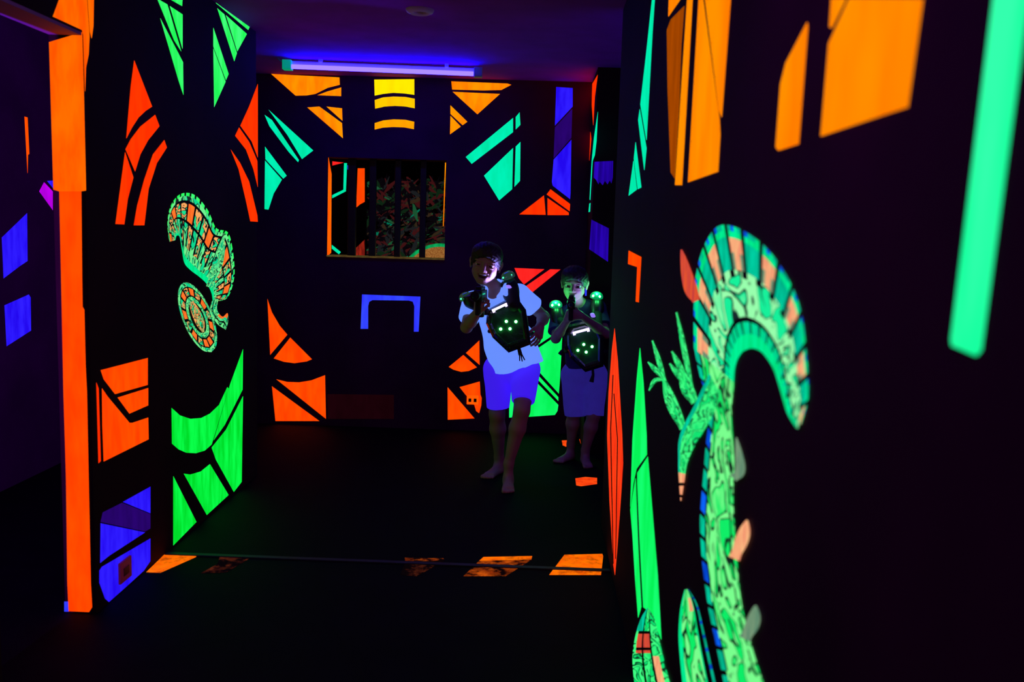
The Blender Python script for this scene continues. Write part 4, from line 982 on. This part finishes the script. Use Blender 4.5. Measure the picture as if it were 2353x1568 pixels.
def vest(name, label, poly, p0, nrm, leds, bar, domes, straps, J, led_r, barw, cords):
    root = empty(name, p0, label, 'laser tag vest', 'laser tag vests worn by the boys')
    plate, L = chest_plate(poly, p0, nrm, leds, bar, 0.05, led_r, barw)
    hang(plate, root)
    for o in L: hang(o, plate)
    bp = Body(0.004); bk = J['chest'] + J['T'][1] * -0.115 - J['T'][2] * 0.03
    bp.ell(bk, (0.105, 0.03, 0.14), J['T'], 0.01); hang(bp.mesh('back_plate', M_VEST), root)
    for (pd, axis, r, pa, pb, pr) in domes:
        S = Body(0.0034); ua = nz(np.asarray(pa) - pb); Rp = basis((0, -1, 0), ua); S.ell((np.asarray(pa) + pb) / 2 - ua * 0.012, (pr * 1.05, pr * 1.1, np.linalg.norm(np.asarray(pa) - pb) * 0.5 + pr * 0.9), Rp); S.half(np.asarray(pa) + ua * 0.012, axis); pad = hang(S.mesh('shoulder_pad', M_VEST), root)
        d, L = dome_on(pd, axis, r, J['bright']); hang(d, pad)
        for o in L: hang(o, pad)
    c = np.asarray(J['strap_lamp']); tw = nz(np.asarray(J['face']) - c); ax_ = nz(np.array([0.0, -1.0, 0.25]) + 0.5 * tw)
    bm = bmesh.new(); add_lathe(bm, [(0.0, 0.006), (0.007, 0.005), (0.010, 0.0), (0.010, -0.03), (0, -0.03)], 20, Matrix.Translation(c) @ Vector(ax_).to_track_quat('Z', 'Y').to_matrix().to_4x4() @ Matrix.Diagonal((1.5, 0.8, 1, 1)))
    hang(finish('strap_lamp', bm, M_STRAPLAMP, None, True), root)['label'] = 'violet lit lamp on the strap'
    ld = bpy.data.lights.new('strap_light', 'SPOT'); ld.energy = J['lamp_w']; ld.color = (0.27, 0.22, 1.0); ld.spot_size = math.radians(80); ld.spot_blend = 0.6; ld.shadow_soft_size = 0.006
    lo = bpy.data.objects.new('strap_light', ld); COL.objects.link(lo); lo.location = c + ax_ * 0.035; aim(lo, J['face'])
    for pts, r in straps:
        S = Body(0.004)
        for a, b in zip(pts, pts[1:]): S.cone(a, b, r, r, 0.012)
        hang(S.mesh('strap', M_STRAP), root)
    for pts in cords:
        bm = bmesh.new()
        for a, b, ra, rb in pts: add_tube(bm, a, b, ra, rb, 10)
        hang(finish('hanging_strap', bm, M_STRAP), root)
    return root

J1 = taller_boy()
n1 = nz(np.array([-0.10, -1.0, 0.12])); p1_ = P(1167, 748, 5.20)
D1a, D1b = P(1069, 682, 5.22), P(1167, 634, 5.34)
vest('laser_tag_vest', 'vest with tilted plate of four green lamps on the boy in white',
     [(1119, 712), (1166, 687), (1192, 690), (1208, 712), (1219, 792), (1168, 811), (1131, 776), (1116, 744)], p1_, n1,
     [(1163.5, 739), (1185.5, 739.5), (1150.5, 756.5), (1172, 756)], [(1131, 714.5), (1165, 698.5)],
     [(D1a, nz((-0.45, -0.25, 1.0)), 0.037, P(1078, 681, 5.20), P(1092, 700, 5.21), 0.050),
      (D1b, nz((-0.35, -0.25, 1.0)), 0.040, P(1168, 646, 5.33), P(1175, 680, 5.27), 0.050)],
     [([P(1176, 670, 5.27), P(1180, 700, 5.21)], 0.040), ([P(1086, 700, 5.26), P(1116, 716, 5.22)], 0.022),
      ([P(1172, 650, 5.40), P(1170, 690, 5.53)], 0.030), ([P(1084, 690, 5.30), P(1110, 700, 5.45), P(1130, 720, 5.52)], 0.025),
      ([P(1208, 765, 5.24), P(1222, 768, 5.36), P(1212, 765, 5.52)], 0.014), ([P(1128, 760, 5.23), P(1124, 762, 5.36), P(1132, 766, 5.54)], 0.013)],
     J1, 0.0085, 0.0065,
     [[(P(1192, 800, 5.20), P(1196, 816, 5.19), 0.010, 0.012), (P(1194, 814, 5.19), P(1194, 830, 5.19), 0.004, 0.003), (P(1197, 815, 5.19), P(1200, 831, 5.19), 0.004, 0.003), (P(1199, 815, 5.19), P(1206, 828, 5.19), 0.004, 0.003)]])
blaster('laser_blaster', P(1104, 682, 4.97), (-0.12, -1.0, 0.02), (0.0, 0.0, 1.0), 0.86, 'dark blaster with blue and green edges raised in front of the laughing boy')

# ---------------------------------------------------------------- the smaller boy
def smaller_boy():
    hd_c = P(1320, 654, 5.86); hd_s = 0.208
    R = basis(np.array([-0.16, -1.0, -0.16]), np.array([0.02, -0.10, 1.0]))
    neck = P(1332, 706, 5.95); pelvis = P(1343, 852, 5.97)
    shR, shL = P(1283, 728, 5.90), P(1373, 708, 5.95)
    elR, wrR = P(1277, 778, 5.76), P(1303, 737, 5.62)
    elL, wrL = P(1392, 768, 5.76), P(1336, 726, 5.58)
    hipR, hipL = pelvis + np.array([-0.072, 0, -0.03]), pelvis + np.array([0.072, 0, -0.03])
    knR, knL = P(1318, 950, 5.98), P(1364, 955, 5.90)
    anR, anL = P(1312, 1022, 6.02), P(1345, 1036, 5.93)
    anR[2] = max(anR[2], 0.068); anL[2] = max(anL[2], 0.068)
    T = basis(np.array([-0.08, -1, 0]), neck - pelvis)
    chest = pelvis + (neck - pelvis) * 0.66; waist = pelvis + (neck - pelvis) * 0.30
    root = empty('person', (float(pelvis[0]), float(pelvis[1]), 0.0), 'smaller boy in dark T-shirt and faded blue shorts half hidden by the wall edge', 'person')
    B = Body(0.0032)
    B.ell(pelvis, (0.108, 0.080, 0.09), T, 0.03).ell(waist, (0.094, 0.070, 0.115), T, 0.05).ell(chest, (0.112, 0.080, 0.125), T, 0.05)
    B.cone(shR, neck, 0.038, 0.048, 0.05).cone(shL, neck, 0.038, 0.048, 0.05)
    for sh, el, wr in ((shR, elR, wrR), (shL, elL, wrL)):
        B.cone(sh, el, 0.037, 0.029, 0.02).cone(el, el + (wr - el) * 0.35, 0.030, 0.031, 0.015).cone(el + (wr - el) * 0.35, wr, 0.031, 0.021, 0.015)
    for hp, kn, an in ((hipR, knR, anR), (hipL, knL, anL)):
        B.cone(hp, kn, 0.070, 0.042, 0.03).cone(kn, kn + (an - kn) * 0.33, 0.041, 0.044, 0.02).cone(kn + (an - kn) * 0.33, an, 0.043, 0.026, 0.02)
    add_foot(B, anR, (-0.75, -1.0), 0.19); add_foot(B, anL, (0.10, -1.0), 0.19)
    add_head(B, hd_c, R, hd_s, False, neck)
    add_hand(B, wrR, nz(P(1311, 716, 5.57) - wrR), (0.9, 0.5, 0.1), (0.1, -0.7, 0.6), 0.13, (1.0, 1.2, 0.8))
    add_hand(B, wrL, nz(np.array([-0.75, -0.25, 0.12])), (-0.25, 0.9, 0.2), (0.1, -0.2, 0.9), 0.13, (0.9, 1.2, 0.8))
    hang(B.mesh('body', M_SKIN), root)
    hang(hair_for(hd_c, R, hd_s, M_HAIR, None), root)
    before = set(COL.objects); eyes_for(hd_c, R, hd_s, None, M_EYE)
    for o in [o for o in COL.objects if o not in before]: hang(o, root)
    g = lambda x, y, z: hd_c + hd_s * (R[0] * x + R[1] * y + R[2] * z)
    S = Body(0.0034)
    S.ell(chest, (0.126, 0.094, 0.14), T, 0.03).ell(waist, (0.112, 0.088, 0.13), T, 0.05)
    S.cut(waist, P(1343, 838, 5.97), 0.108, 0.122, 0.04)
    S.cone(shR, neck, 0.050, 0.052, 0.05).cone(shL, neck, 0.050, 0.052, 0.05)
    S.cut(shR, shR + (elR - shR) * 0.72, 0.052, 0.054, 0.02).cut(shL, shL + (elL - shL) * 0.72, 0.052, 0.054, 0.02)
    S.cone(neck, g(0, -0.08, -0.30), 0.052, 0.052, 0.006, '-')
    hang(S.mesh('t_shirt', M_TEE, None, 0.002, 36.0), root)
    Q = Body(0.0034)
    Q.ell(pelvis, (0.128, 0.098, 0.11), T, 0.02)
    Q.cut(hipR, P(1321, 954, 5.98), 0.084, 0.068, 0.018).cut(hipL, P(1364, 955, 5.92), 0.084, 0.066, 0.018)
    Q.half(P(1343, 818, 5.97), np.array([0, 0, 1.0]))
    hang(Q.mesh('shorts', M_SHORT2, None, 0.002, 34.0), root)
    return dict(root=root, T=T, neck=neck, chest=chest, waist=waist, pelvis=pelvis, shR=shR, shL=shL, face=tuple(hd_c + R[1] * 0.06 - R[2] * 0.07 + R[0] * 0.05), strap_lamp=P(1361, 722, 5.76), lamp_w=3.2, bright=True)
J2 = smaller_boy()
n2 = nz(np.array([-0.06, -1.0, 0.06])); p2_ = P(1345, 790, 5.72)
vest('laser_tag_vest', 'vest with rounded plate and brightly lit green domes on the smaller boy',
     [(1299, 768), (1312, 746), (1345, 738), (1378, 752), (1388, 775), (1387, 843), (1345, 856), (1310, 822), (1300, 795)], p2_, n2,
     [(1341.5, 792), (1360.5, 797), (1328, 805.5), (1347, 809.5)], [(1316, 766), (1354, 756)],
     [(P(1277, 700, 5.80), nz((-0.1, -0.25, 1.0)), 0.040, P(1278, 707, 5.84), P(1283, 738, 5.82), 0.042),
      (P(1371, 680, 5.86), nz((0.05, -0.25, 1.0)), 0.040, P(1372, 688, 5.90), P(1372, 725, 5.86), 0.043)],
     [([P(1286, 735, 5.80), P(1308, 756, 5.74)], 0.026), ([P(1372, 725, 5.84), P(1372, 756, 5.74)], 0.034),
      ([P(1278, 706, 5.88), P(1300, 740, 6.02)], 0.022), ([P(1372, 690, 5.92), P(1366, 740, 6.04)], 0.022),
      ([P(1302, 800, 5.74), P(1300, 806, 5.88), P(1320, 800, 6.05)], 0.015), ([P(1386, 810, 5.74), P(1394, 810, 5.88), P(1370, 800, 6.05)], 0.015)],
     J2, 0.0085, 0.0075,
     [[(P(1298, 785, 5.72), P(1292, 806, 5.71), 0.006, 0.006), (P(1292, 806, 5.71), P(1286, 815, 5.71), 0.010, 0.013)],
      [(P(1362, 850, 5.70), P(1363, 862, 5.70), 0.008, 0.009), (P(1363, 862, 5.70), P(1359, 878, 5.70), 0.009, 0.015)]])
blaster('laser_blaster', P(1313, 699, 5.60), (-0.06, -1.0, -0.02), (0.0, 0.0, 1.0), 0.84, "dark blaster held in front of the smaller boy's chin")
